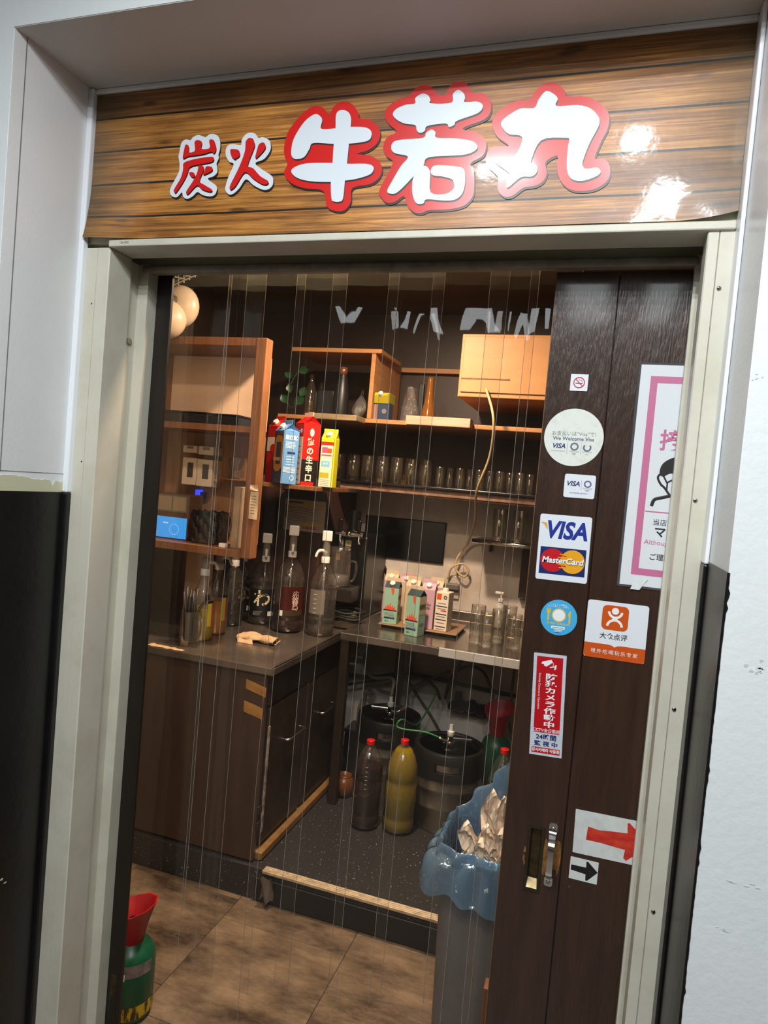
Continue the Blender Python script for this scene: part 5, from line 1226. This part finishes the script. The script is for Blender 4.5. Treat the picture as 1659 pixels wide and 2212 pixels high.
for k, px in enumerate((812, 866, 912)):
    x = W(px, 1015, y=2.03).x
    o = tag(G().prism(rrect(.026, .05, .004), 0, .002).obj('bottle_opener_card', M('amber_card', (196, 142, 40), .5), None, M4=face_y((x, 2.10, zms + .0255))), ['amber card standing behind the first mugs', 'amber card standing behind the middle mugs', 'amber card standing behind the last mugs'][k], 'card')
# upper shelf with compartments
zu = 1.845
t = thing('upper_shelf', 'long orange wood shelf with open compartments high on the wall', 'shelf', (-.8, 1.98, zu - .02))
G().bbox(-.72, .95, -.215, .235, 0, .02, .003).obj('shelf_board', wood_o, t)
ztop = P(730, 760, 2.95).z
xd = P(800, 830, 2.95).x
G().bbox(P(628, 755, 2.95).x + .8, P(832, 758, 2.95).x + .8 - .02, -.22, .1, ztop - zu + .02, ztop - zu + .04, .003).obj('top_board', wood_o, t)
G().bbox(xd + .8 - .01, xd + .8 + .01, -.215, .2, .02, ztop - zu + .02, .002).obj('divider', wood_o, t)
G().bbox(xd + .8 + .01, P(1000, 721, 2.88).x + .8, .2, .23, ztop - zu + .01, ztop - zu + .035, .002).obj('back_rail', wood_o, t)
# wall cabinet (right)
q0, q1 = P(1000, 721, 2.88), P(1185, 865, 2.88)
t = thing('wall_cabinet', 'bright orange plywood wall cabinet with plain front', 'cabinet', ((q0.x + .12) / 2, 1.68, q1.z))
hw = (.12 - q0.x) / 2; hh = q0.z - q1.z
G().bbox(-hw, hw, 0, .53, 0, hh, .003).obj('body', wood_o, t)
G().bbox(-hw + .012, hw - .012, -.008, 0, .02, hh - .012, .002).obj('front', M('orange_ply_front', (184, 132, 80), .5, noise=(3, .3, .75), c2=(172, 120, 68), stretch=(1, 1, 6)), t)
G().bbox(-hw + .012, -hw + .22, -.011, -.0075, hh * .28, hh * .30, .001).obj('crease', wood_b, t)
# things on the upper shelf
def up(px, yc): return (P(px, 890, yc).x, yc - 1.2, zu + .0003)
x, y, z = up(735, 3.02)
t = thing('black_bottle', 'matte black bottle with copper collar on the upper shelf', 'bottle', (x, y, z))
G().lathe([(0, 0), (.036, 0), (.038, .01), (.036, .12), (.022, .19), (.018, .2), (.018, .222)], 26).obj('bottle_body', M('matte_black', (28, 30, 32), .4), t, smooth=True)
G().lathe([(.0185, .206), (.0195, .206), (.0195, .24), (0, .241)], 20).obj('collar', M('copper_foil', (150, 100, 76), .35, metal=.6), t, smooth=True)
x, y, z = up(712, 3.06)
o = tag(G().bbox(-.045, .045, -.03, .04, 0, .135, .006).obj('black_box', M('soft_black', (26, 28, 30), .5), None), 'squat black box beside the matte black bottle', 'box'); o.location = (x - .03, y + .03, z)
x, y, z = up(772, 2.98)
bagc = CLEAR('crinkled_bag', (232, 226, 220), 1.5, .06, bump=(55, 1.0), body=.10, gloss=2.2)
o = tag(G().grid(lambda u, v: ((.036 * sin(pi * min(1, v * 1.15 + .08)) * (1 - .35 * v)) * cos(2 * pi * u) * (1 + .18 * sin(7 * 2 * pi * u + 9 * v)) + .018 * v, .028 * sin(2 * pi * u) * (1 - .4 * v), .13 * v + .004 * sin(2 * pi * u * 5)), 40, 16, True).obj('plastic_bag', bagc, None, smooth=True), 'crumpled clear plastic bag leaning against the shelf divider', 'bag'); o.location = (x - .006, y + .022, z + .0045)
x, y, z = up(823, 3.02)
x = xd + .058
t = thing('blue_box', 'small blue box with round grey spot in the shelf compartment', 'box', (x, y, z))
G().bbox(-.026, .03, -.03, .03, 0, .075, .002).obj('body', M('box_blue', (40, 58, 88), .45), t)
G().prism(circ(.0115, 22, .006, .04), 0, .0008).obj('spot', print_g, t, M4=frame((0, -.0302, 0), (1, 0, 0), (0, 0, 1)))
o = tag(G().bbox(-.010, .008, -.028, .03, 0, .074, .002).obj('striped_packet', M('lilac_packet', (150, 120, 116), .5, noise=(40, .4, .6), c2=(104, 80, 84), stretch=(1, 1, .1)), None), 'thin lilac packet wedged beside the blue box', 'packet'); o.location = (x - .0355, y, z)
t = thing('lying_carton', 'yellow green carton lying on top of the blue box', 'carton', (x - .008, y, z + .0755))
G().bbox(-.036, .036, -.035, .06, 0, .05, .004).obj('body', M('lime_carton', (150, 144, 34), .4), t)
G().add([(-.036, -.035, 0), (.036, -.035, 0), (.036, -.03, .05), (-.036, -.03, .05), (-.03, -.058, .034), (.03, -.058, .034)], [(0, 1, 5, 4), (4, 5, 2, 3), (0, 4, 3), (1, 2, 5)]).obj('gable', M('lime_top', (196, 186, 50), .4), t)
G().lathe([(0, 0), (.011, 0), (.011, .012), (0, .013)], 16).move(M4=frame((.0, -.05, .038), (1, 0, 0), (0, .6, .8))).obj('screw_cap', white_p, t, smooth=True, auto=40)
x, y, z = up(925, 3.06)
t = thing('amber_bottle', 'tall amber glass bottle on the upper shelf', 'bottle', (x, y, z))
G().lathe([(0, 0), (.032, 0), (.034, .008), (.034, .04), (.022, .10), (.017, .14), (.015, .2), (.013, .215), (0, .216)], 26).obj('bottle_body', M('amber_glass', (128, 78, 22), .12, coat=.5), t, smooth=True)
x, y, z = up(885, 3.1)
o = tag(G().grid(lambda u, v: ((.05 * (1 - .6 * v)) * cos(2 * pi * u) * (1 + .15 * sin(5 * 2 * pi * u + 6 * v)), .03 * sin(2 * pi * u), .17 * v), 36, 14, True).obj('wrapped_bundle', bagc, None, smooth=True), 'clear wrapped bundle next to the amber bottle', 'bag'); o.location = (x, y, z)
x, y, z = up(905, 3.15)
o = tag(G().bbox(-.013, .013, -.013, .013, 0, .2, .004).obj('dark_case', M('soft_black', (26, 28, 30), .5), None), 'slim dark case standing behind the wrapped bundle', 'case'); o.location = (x, y + .02, z)
for k, (px, yc, lab) in enumerate(((668, 3.02, 'empty clear bottle on the upper shelf near the green leaves'), (690, 3.24, 'second empty clear bottle behind the squat black box'))):
    x, y, z = up(px, yc)
    t = thing('empty_bottle', lab, 'bottle', (x, y, z))
    G().lathe([(0, 0), (.028, 0), (.03, .008), (.03, .12), (.012, .17), (.011, .2), (.009, .2), (.01, .168), (.027, .118), (.027, .01), (0, .006)], 24).obj('bottle_body', glass, t, smooth=True)
# planks lying on the shelf front
q0, q1 = P(676, 893, 2.88), P(776, 905, 2.88)
o = tag(G().bbox(q0.x, q1.x, 1.64, 1.764, zu - .027, zu + .0, .004).obj('grey_plank', M('weathered_plank', (150, 132, 100), .6, noise=(10, .3, .7), c2=(116, 96, 70), stretch=(1, 4, 8)), None), 'weathered grey plank along the front of the upper shelf', 'plank')
q0, q1 = P(877, 893, 2.90), P(1016, 912, 2.90)
o = tag(G().bbox(q0.x, q1.x, 1.70, 1.764, zu - .022, zu + .018, .003).obj('pink_plank', M('pinkish_plank', (206, 164, 140), .55, noise=(6, .3, .7), c2=(184, 138, 114), stretch=(1, 4, 8)), None), 'pale pinkish wooden plank fixed to the shelf front', 'plank')
# leaves
leaf_m = M('dark_green_leaf', (26, 62, 32), .4)
t = thing('trailing_plant', 'dark green trailing plant at the end of the upper shelf', 'plant', up(628, 2.95))
G().tube(curve3([(.02, .0, .2), (-.01, -.01, .13), (-.015, -.01, .05), (.02, -.02, .03), (.05, -.02, .09)], 5), .0025, 6).obj('stem', leaf_m, t, smooth=True)
for (lx, lz, a_, sz) in ((.04, .2, .3, .035), (0, .1, 1.9, .03), (-.015, .05, 2.3, .035), (.03, .05, .6, .04), (.055, .085, 1.1, .035), (.0, .17, 2.6, .03)):
    G().grid(lambda u, v: (sz * (v - .1) * 1.6, sz * .55 * sin(pi * v) * (2 * u - 1), .12 * sz * (2 * u - 1) ** 2), 5, 8).move(M4=frame((lx, -.02, lz), (cos(a_), 0, sin(a_)), (-sin(a_), -.3, cos(a_)))).obj('leaf', leaf_m, t, smooth=True)
# ------------------------------------------------------------------ small wall shelf, cord, sockets
q0, q1 = P(1022, 1168, 3.2), P(1150, 1178, 3.2)
zsw = q1.z
t = thing('small_steel_shelf', 'small steel wall shelf with drinking glasses on it', 'shelf', (q0.x, 2.0, zsw))
G().bbox(0, .45, -.02, .215, -.006, 0, .002).obj('plate', steel, t)
G().tube([(0, -.025, -.006), (.45, -.025, -.006)], .011, 12).obj('front_rail', chrome, t, smooth=True)
G().bbox(.05, .06, .19, .216, -.07, -.006, .002).obj('bracket', steel_dark, t)
for k, px in enumerate((1078, 1120)):
    x = W(px, 1150, y=2.08).x
    tumbler(['upturned tumbler on the small steel shelf by the cord', 'upturned tumbler on the small steel shelf by the door'][k], (x, 2.08, zsw + .0003), .036, .15, 'glasses on the small steel shelf')
q0, q1 = P(1125, 1190, 3.3), P(1150, 1300, 3.3)
o = tag(G().bbox(q0.x, q0.x + .045, 2.17, YB, q1.z, q0.z, .003).obj('steel_upright', steel_dark, None), 'dull steel upright fixed to the wall below the small shelf', 'bracket')
cord = [P(1062, 868, 2.86), P(1050, 840, 2.86), P(1066, 905, 2.80), P(1058, 985, 2.9), P(1030, 1060, 3.0), P(1026, 1120, 3.2), P(1012, 1170, 3.36), P(988, 1205, 3.37), P(985, 1230, 3.37), P(1002, 1246, 3.37), P(1012, 1232, 3.37), P(1000, 1218, 3.37), P(976, 1226, 3.37), P(968, 1250, 3.39)]
tag(G().tube(curve3(cord[1:], 6), .0055, 8).obj('power_cord', M('cream_cord', (206, 180, 136), .45), None, smooth=True), 'cream power cord hanging down to the wall socket', 'cord')
for k, (px, py) in enumerate(((838, 1255), (978, 1268))):
    c = P(px, py, 3.41)
    t = thing('wall_socket', ['white double wall socket behind the mint cartons', 'white wall socket with grey plug behind the white carton'][k], 'socket', (c.x, YB, c.z))
    G().bbox(-.035, .035, -.012, 0, -.06, .06, .004).obj('plate', M('socket_ivory', (196, 184, 168), .4), t)
    G().bbox(-.02, .02, -.016, -.011, -.028, .028, .003).obj('insert', M('socket_grey', (170, 160, 148), .4), t)
    if k: G().bbox(-.03, .035, -.04, -.016, -.012, .02, .006).obj('plug', M('plug_grey', (110, 104, 98), .45), t)
tag(G().tube(curve3([P(800, 1240, 3.25), P(812, 1225, 3.3), P(826, 1218, 3.38), P(834, 1232, 3.39), P(835, 1250, 3.395)], 6), .006, 8).obj('black_cable', black_r, None, smooth=True), 'black cable from the beer dispenser to the wall socket', 'cable')

# ------------------------------------------------------------------ under the table
def keg(label, cx, cy, z0, r=.148, H=.40, coupler_rot=0):
    SZ = .85
    def sq(g): g.v = [(x, y, z * SZ) for (x, y, z) in g.v]; return g
    t = thing('beer_keg', label, 'keg', (cx, cy, z0), faceme(cx, cy))
    kst = M('keg_steel', (150, 140, 128), .3, metal=.85, noise=(8, .35, .75), c2=(104, 94, 84))
    sq(G().lathe([(0, 0), (r * .93, 0), (r * .96, .015), (r * .95, .035), (r, .05), (r, .11), (r * 1.03, .118), (r * 1.03, .128), (r, .136), (r, .2), (r * 1.03, .208), (r * 1.03, .218), (r, .226), (r, .27), (r * .96, .29), (r * .7, H - .075), (r * .2, H - .062), (0, H - .06)], 40)).obj('drum', kst, t, smooth=True, auto=50)
    ru = M('keg_rubber', (22, 21, 20), .42)
    a_h = .36; n = 36
    ch = G()
    ch.lathe([(r * .96, .262), (r * 1.02, .262), (r * 1.02, .305), (r * .96, .305), (r * .96, .262)], 40)
    ch.lathe([(r * .96, .345), (r * 1.02, .345), (r * 1.02, H - .006), (r, H), (r * .9, H), (r * .88, H - .008), (r * .96, H - .012), (r * .96, .345)], 40)
    for k in range(2):
        a0 = -pi / 2 + pi * k + a_h; ch.lathe([(r * .96, .305), (r * 1.02, .305), (r * 1.02, .345), (r * .96, .345)], 18, a0=a0, a1=a0 + pi - 2 * a_h)
    sq(ch).obj('rubber_collar', ru, t, smooth=True, auto=45)
    for k in range(2):
        a0 = -pi / 2 + pi * k
        sq(G().lathe([(r * .93, .300), (r * .95, .325), (r * .93, .350)], 12, a0=a0 - a_h * 1.05, a1=a0 + a_h * 1.05)).obj('handle_plate', steel, t, smooth=True)
    H = H * SZ
    c = G().lathe([(.03, H - .055), (.034, H - .05), (.034, H - .02), (.026, H - .015), (.022, H + .01), (.014, H + .012), (.014, H + .035)], 22).obj('coupler', chrome, t, smooth=True, auto=45)
    ca, sa = cos(coupler_rot), sin(coupler_rot)
    G().bbox(0, .095, -.009, .009, H + .012, H + .032, .005).move(rz=coupler_rot).obj('lever', steel, c)
    G().lathe([(.0, H + .033), (.012, H + .033), (.016, H + .04), (.016, H + .055), (.009, H + .058), (.009, H + .085), (0, H + .087)], 16).obj('hose_tail', white_p, c, smooth=True, auto=45)
    G().tube([(0, 0, H + .01), (-.03 * ca, -.03 * sa - .01, H + .012), (-.05 * ca, -.05 * sa - .02, H + .03)], .009, 8).obj('gas_inlet', steel, c, smooth=True)
    rz = t.rotation_euler.z
    t_in = Vector((-.05 * ca, -.05 * sa - .02, H + .03)); t_in.rotate(Matrix.Rotation(rz, 3, 'Z'))
    return Vector((cx, cy, z0 + H + .087)), Vector((cx, cy, z0)) + t_in
q = P(968, 1650, 2.86)
K1, K1in = keg('steel beer keg with black collar beside the waste bin', q.x, 1.66, ZP_ + .0005, .148, .395, .1)
q = P(834, 1620, 3.06)
K2, K2in = keg('steel beer keg standing behind the two filled bottles', q.x, 1.87, ZP_ + .0005, .148, .40, pi * .97)
def hose(label, pts, r, m_, name='hose'):
    return tag(G().tube(curve3([p if isinstance(p, Vector) else P(*p) for p in pts], 7), r, 8).obj(name, m_, None, smooth=True), label, 'hose', None)
hgrey = M('grey_hose', (110, 100, 88), .45); htr = M('dusty_hose', (84, 76, 68), .5)
hose('thick black hose running along the wall under the table', [(745, 1455, 3.375), (800, 1462, 3.375), (880, 1456, 3.375), (960, 1470, 3.375), (1040, 1488, 3.375), (1135, 1508, 3.375)], .010, black_r)
hose('thin black cable crossing above the first keg', [(752, 1478, 3.31), (830, 1468, 3.305), (900, 1458, 3.30), (938, 1482, 3.28), (951, 1512, 3.27)], .007, black_r)
hose('grey hose arching high under the table', [(961, 1510, 3.34), (975, 1465, 3.342), (1005, 1440, 3.345), (1040, 1448, 3.345), (1058, 1480, 3.342), (1064, 1510, 3.335)], .008, htr)
hose('dusty hose slanting down to the rear keg coupler', [(783, 1400, 3.26), (800, 1460, 3.2), K2 + Vector((-.015, .04, .07)), K2 + Vector((0, .005, .02)), K2 - Vector((0, 0, .004))], .009, hgrey)
hose('dusty hose slanting behind the green wire', [(868, 1450, 3.403), (900, 1500, 3.403), (930, 1545, 3.403), (950, 1580, 3.403)], .007, htr)
hose('pale hose looping up from the rear keg coupler', [K2in, K2in + Vector((.03, .0, .03)), (880, 1500, 3.25), (900, 1480, 3.338), (940, 1463, 3.345), (972, 1450, 3.348)], .008, hgrey)
hose('pale hose dropping beside the gas regulator', [(1000, 1420, 3.30), (985, 1455, 3.30), (976, 1485, 3.295), (972, 1508, 3.29)], .009, hgrey)
hose('pale hose dropping beside the door edge', [(1112, 1440, 3.34), (1105, 1500, 3.34), (1100, 1560, 3.3), (1108, 1600, 3.28)], .007, hgrey)
tag(G().tube(curve3([P(942, 1498, 3.2), P(920, 1540, 3.1), P(898, 1566, 3.0), K1in + Vector((-.17, .0, .045)), K1in + Vector((-.185, -.02, .02)), K1in + Vector((-.15, -.02, .012)), K1in + Vector((-.06, -.01, .014)), K1in], 6), .0042, 7).obj('green_wire', M('green_wire_m', (40, 118, 62), .45), None, smooth=True), 'twisted bright green wire tied to the keg coupler', 'wire')
# filled bottles on the platform
q = W(776, 1795, z=ZP_); lq_gr = liquid('grape_liquor', (48, 16, 22), .92); lq_yel = liquid('yellow_liquor', (186, 160, 26), .8)
def lab_none(t, r, H):
    for k in range(6): flat('scale_mark', [(-.012, 0), (-.003, 0), (-.003, .0012), (-.012, .0012)], print_w, t, M4=frame((0, -r * 1.01, H * (.5 + .05 * k)), (1, 0, 0), (0, 0, 1)))
pet('large refilled bottle of dark grape liquor with red cap', (q.x, q.y + .055, ZP_ + .0005), .060, .358, lq_gr, .72, lab_none, None, red_p, 'tall', 'refill_bottle')
q = W(849, 1805, z=ZP_)
pet('large refilled bottle of cloudy yellow liquor with red cap', (q.x, q.y + .06, ZP_ + .0005), .067, .375, lq_yel, .93, None, None, red_p, 'tall', 'refill_bottle')
q = P(1088, 1620, 2.7)
pet('green refilled bottle with red cap beside the gas cylinder', (q.x + .005, 1.50, ZP_ + .0005), .058, q.z - ZP_, liquid('green_liquor', (30, 96, 62), .85), .7, None, None, red_p, 'tall', 'refill_bottle')
# labelled jug behind the rear keg
q = P(797, 1545, 3.36)
HC = P(797, 1495, 3.335).z - .19 - ZP_
t = thing('stacked_crate', 'black plastic crate pushed against the wall behind the rear keg', 'crate', (q.x - .01, 2.135, ZP_ + .0005))
G().bbox(-.085, .085, -.07, .07, 0, HC - .015, .006).obj('body', black_p, t)
G().bbox(-.09, .09, -.075, .075, HC - .015, HC, .004).obj('rim', black_p, t)
t = thing('labelled_jug', 'clear jug of dark liquid with handwritten white label', 'bottle', (q.x - .005, 2.135, ZP_ + HC + .0007))
zj = .19
G().lathe([(0, 0), (.05, 0), (.052, .01), (.052, zj * .55), (.04, zj * .75), (.03, zj * .85), (.03, zj), (.026, zj), (.026, zj * .84), (.048, zj * .54), (.048, .01), (0, .006)], 28).obj('jug', clear, t, smooth=True)
G().lathe([(0, .008), (.047, .01), (.047, zj * .3), (0, zj * .3)], 24).obj('liquid', lq_blk, t)
l = lab_band(t, .052, zj * .34, zj * .54, .75, paper)
T(l, 'シロップ', .018, 0, zj * .44, print_k, bend=.0535)
# gas regulator cluster
q = P(1003, 1545, 3.25)
t = thing('gas_regulator', 'cluster of black gas regulator valves on the wall', 'regulator', (q.x, 2.16, q.z))
G().bbox(-.09, .09, .0, .058, -.035, .02, .008).obj('manifold', black_p, t)
for k, (dx, dz, r_) in enumerate(((-.075, .015, .022), (-.03, .02, .026), (.02, .028, .03), (.07, .018, .026))):
    G().lathe([(0, -.07), (r_ * .8, -.07), (r_, -.062), (r_, -.02), (r_ * .7, 0), (0, 0)], 18, (dx, 0, dz), axis='y').obj('knob', black_p, t, smooth=True, auto=40)
G().lathe([(0, .05), (.018, .05), (.02, .03), (.02, 0), (0, 0)], 14, (-.06, .02, .02)).obj('valve_cap', black_p, t, smooth=True, auto=40)
# gas cylinders
def cylinder(label, cx, cy, z0, r, H, cap_h, rz=0):
    t = thing('gas_cylinder', label, 'gas cylinder', (cx, cy, z0), rz)
    grn = M('cylinder_green', (22, 84, 56), .35, noise=(6, .4, .8), c2=(16, 66, 44))
    G().lathe([(0, 0), (r * .9, 0), (r, .015), (r, H * .72), (r * .96, H * .8), (r * .8, H * .89), (r * .5, H * .96), (r * .34, H), (0, H)], 36).obj('cylinder_body', grn, t, smooth=True)
    rw = r * 1.02
    g = G().lathe([(r * .42, H - .02), (r * .5, H - .01), (r * .62, H + cap_h * .45), (r * .85, H + cap_h * .85), (r * .95, H + cap_h), (r * .88, H + cap_h), (r * .76, H + cap_h * .8), (r * .52, H + cap_h * .4), (r * .40, H)], 10)
    g.v = [(x, y, z + (.25 * cap_h * (x / r) if z > H + cap_h * .7 else 0)) for (x, y, z) in g.v]
    g.obj('valve_guard', M('red_guard', (176, 30, 34), .4, noise=(10, .35, .75), c2=(140, 20, 26)), t, smooth=True, auto=40)
    G().lathe([(0, H), (.02, H), (.02, H + cap_h * .5), (.012, H + cap_h * .6), (0, H + cap_h * .6)], 14).obj('valve', black_p, t, smooth=True, auto=40)
    return t
q = P(318, 2100, 1.57)
cy = cylinder('green gas cylinder with flared red guard beside the door post', q.x - .068, .385, .0005, .068, P(300, 2036, 1.57).z, .085, .2)
l = G().lathe([(.0684, .02), (.0684, P(300, 2160, 1.57).z)], 26, (0, 0, 0), a0=-pi * .9, a1=.1).obj('yellow_label', M('cyl_yellow', (206, 170, 40), .5, noise=(60, .45, .55), c2=(60, 52, 24), stretch=(1, 1, .3)), cy, smooth=True)
zz = P(300, 2080, 1.57).z
G().lathe([(.0685, 0), (.0685, .035)], 20, (0, 0, zz - .02), a0=-pi * .7, a1=-.2).obj('grey_label', M('cyl_grey', (92, 80, 82), .5, noise=(30, .4, .6), c2=(140, 126, 120)), cy, smooth=True)
G().lathe([(.069, 0), (.069, .02)], 8, (0, 0, zz - .026), a0=-pi * .58, a1=-pi * .42).obj('white_tag', paper, cy, smooth=True)
q = P(1066, 1600, 3.1)
zt3 = P(1066, 1590, 3.1).z
cylinder('green gas cylinder with red guard behind the front keg', q.x + .008, 1.96, ZP_ + .0005, .075, zt3 - ZP_, .115, 1.2)
# brown jug on the platform behind the counter end
q = W(735, 1690, z=ZP_)
t = thing('brown_crock', 'squat brown crock in the dark corner by the table leg', 'crock', (-.985, 1.665, ZP_ + .0005))
G().lathe([(0, 0), (.034, 0), (.046, .03), (.048, .06), (.036, .085), (.03, .09), (.033, .097), (.026, .097), (.03, .07), (0, .02)], 24).obj('pot', M('brown_glaze', (104, 58, 26), .25), t, smooth=True)

# ------------------------------------------------------------------ waste bin with blue bag
bx0, bx1 = W(941, 2050, y=.58).x, W(1085, 2060, y=.58).x
bcx, bcy = (bx0 + bx1) / 2 + .02, .70
hwb = .125; BH = .565
t = thing('waste_bin', 'grey plastic waste bin standing beside the sliding door', 'bin', (bcx, bcy, 0))
def rb(u, k=1.0, w=hwb, d=.14):
    a = 2 * pi * u; n_ = 5.0
    c_, s_ = cos(a), sin(a); r_ = (abs(c_) ** n_ + abs(s_) ** n_) ** (-1 / n_)
    return (w * r_ * c_ * k, d * r_ * s_ * k)
gm = M('bin_grey', (112, 108, 104), .5, noise=(4, .3, .8), c2=(88, 84, 80), bump=(60, .05))
def binf(u, v):
    prof = [(0, .002), (.86, .002), (.88, .0), (1.0, BH), (.97, BH), (.86, .02), (0, .02)]
    i = min(int(round(v * 6)), 6); k, z = prof[i]; x, y = rb(u, k); return (x, y, z)
G().grid(binf, 48, 7, True).obj('bin_body', gm, t, smooth=True, auto=40)
bagm = CLEAR('blue_bin_bag', (178, 214, 246), 1.5, .1, bump=(20, .9), body=.34, bodyc=(168, 214, 250), gloss=2.6)
def bagg(u, v):
    a = 2 * pi * u
    wr_ = sin(7 * a + 2 * sin(3 * a)); w2 = sin(17 * a + 1.3)
    x1, y1 = rb(u, 1.0)
    t_ = max(0, min(1, (sin(a) + .15) / .6)); t_ = t_ * t_ * (3 - 2 * t_)
    hook = t_ * max(0, min(1, (x1 / hwb + .9) / 1.8))     # back edge pulled up towards the door
    if v < .3:        # inside, down into the bin
        s = v / .3; k = .84 + .10 * s; x, y = rb(u, k)
        return (x * (1 + .02 * wr_), y * (1 + .02 * wr_), BH - .12 * (1 - s) + .004 * wr_)
    if v < .62:      # over the rim
        s = (v - .3) / .32; x, y = rb(u, .95 + .14 * s)
        return (x + .01 * w2 * s, y + .006 * wr_ * s, BH + .03 * sin(pi * s) + .005 * wr_ * s + hook * .33 * s)
    s = (v - .62) / .38; x, y = rb(u, 1.09 + .22 * s + .02 * s * wr_ + .012 * s * w2)
    drop = .115 + .035 * sin(2 * a + 2.6) + .010 * wr_ + .004 * w2
    left = max(0, -cos(a))
    return (x * (1 + .16 * sin(pi * s * .75) * left), y, BH + .005 * wr_ + hook * .33 * (1 - s * .35) - drop * s + .008 * w2 * (1 - s) * s * 4 + .03 * left * sin(pi * s))
tag(G().grid(bagg, 150, 40, True).obj('bin_bag', bagm, None, smooth=True, M4=Matrix.Translation((bcx, bcy, .0))), 'translucent pale blue bag draped over the waste bin', 'bag')
pw = M('receipt_paper', (226, 206, 184), .6)
labs = ['large crumpled white paper sheet sticking up from the bin', 'crumpled receipt lying at the left of the bin', 'curled receipt in the middle of the bin', 'narrow crumpled receipt with black print in the bin', 'folded white slip by the rim of the bin', 'torn scrap of receipt deep in the bin']
for k, (dx, dy, w2, h2, tl, rz) in enumerate(((.0, .035, .095, .175, .12, .08), (-.05, -.042, .065, .10, .12, .06), (-.005, -.088, .055, .085, .12, -.05), (.04, -.045, .05, .105, .12, -.06), (.035, .078, .07, .14, .12, .05), (.0, -.004, .06, .085, .12, .04))):
    ph = random.uniform(0, 6)
    def pf_(u, v): return ((u - .5) * w2 * (1 - .45 * v * (k == 0)) + .010 * sin(6 * v + ph), .010 * sin(9 * u + 11 * v + ph) + .006 * sin(17 * u - 9 * v + ph) + tl * h2 * (v - .5), h2 * v * (1 - .25 * abs(u - .45)) + .012 * sin(7 * u + ph))
    o = tag(G().grid(pf_, 9, 11).obj('waste_paper', pw, None, M4=Matrix.Translation((bcx + dx, bcy + dy, BH - .045)) @ Matrix.Rotation(rz, 4, 'Z')), labs[k], 'paper')
    if k in (2, 3):
        for j in range(4):
            f_ = [pf_(.3, .35 + .09 * j), pf_(.7, .35 + .09 * j), pf_(.7, .375 + .09 * j), pf_(.3, .375 + .09 * j)]
            G().add([(a_[0], a_[1] - .0012, a_[2]) for a_ in f_], [(0, 1, 2, 3)]).obj('printed_line', print_k, o)
# brown post at the right of the bin
q0 = P(1046, 2130, 1.62); 
o = tag(G().bbox(q0.x, q0.x + .035, .40, .44, 0, q0.z + .01, .003).obj('wooden_post', wood_b, None), 'short brown wooden post just inside the sliding door', 'post')

# ------------------------------------------------------------------ clear strip curtain in the doorway
YS = .235
strip_m = CLEAR('clear_pvc', (251, 249, 246), 1.5, .02, bump=(5.0, .11, (1.5, 1, .5)), gloss=1.0, body=.004, bodyc=(235, 225, 215))
cur = thing('strip_curtain', 'clear plastic strip curtain hanging in the doorway', 'curtain', (-.48, YS, 2.0))
G().box(-.58, .92, -.014, .014, .03, .055).obj('hanging_rail', steel_dark, cur)
strips = [(352, 508, 1925), (493, 574, 2110), (540, 666, 2130), (640, 749, 2250), (725, 867, 2160), (840, 961, 2180), (940, 1104, 2200), (1060, 1166, 2240), (1150, 1260, 2260)]
for k, (pa, pb_, bot) in enumerate(strips):
    xa, xb = W(pa, 590, y=YS).x + .48, W(pb_, 590, y=YS).x + .48
    yo = -.009 + .018 * (k % 2); zb_ = max(.03, W((pa + pb_) / 2 - 100, bot, y=YS).z) - 2.0
    ph = random.uniform(0, 6); am = random.uniform(.003, .006)
    def sf(u, v):
        z = .035 + (zb_ - .035) * v
        return (xa + (xb - xa) * u + .003 * v * sin(2 * v + ph), yo + am * cos(pi * (2 * u - 1)) * (.3 + .7 * v) + .004 * sin(5 * v + ph) * v, z)
    st = G().grid(sf, 9, 34).obj('strip', strip_m, cur, smooth=True)
    for e_ in (0, 1):
        G().tube([sf(e_, i / 24) for i in range(25)], .00055, 5).obj('strip_edge', _cache.get('strip_edge') or M('strip_edge', (150, 140, 128), .2, spec=.8), st)
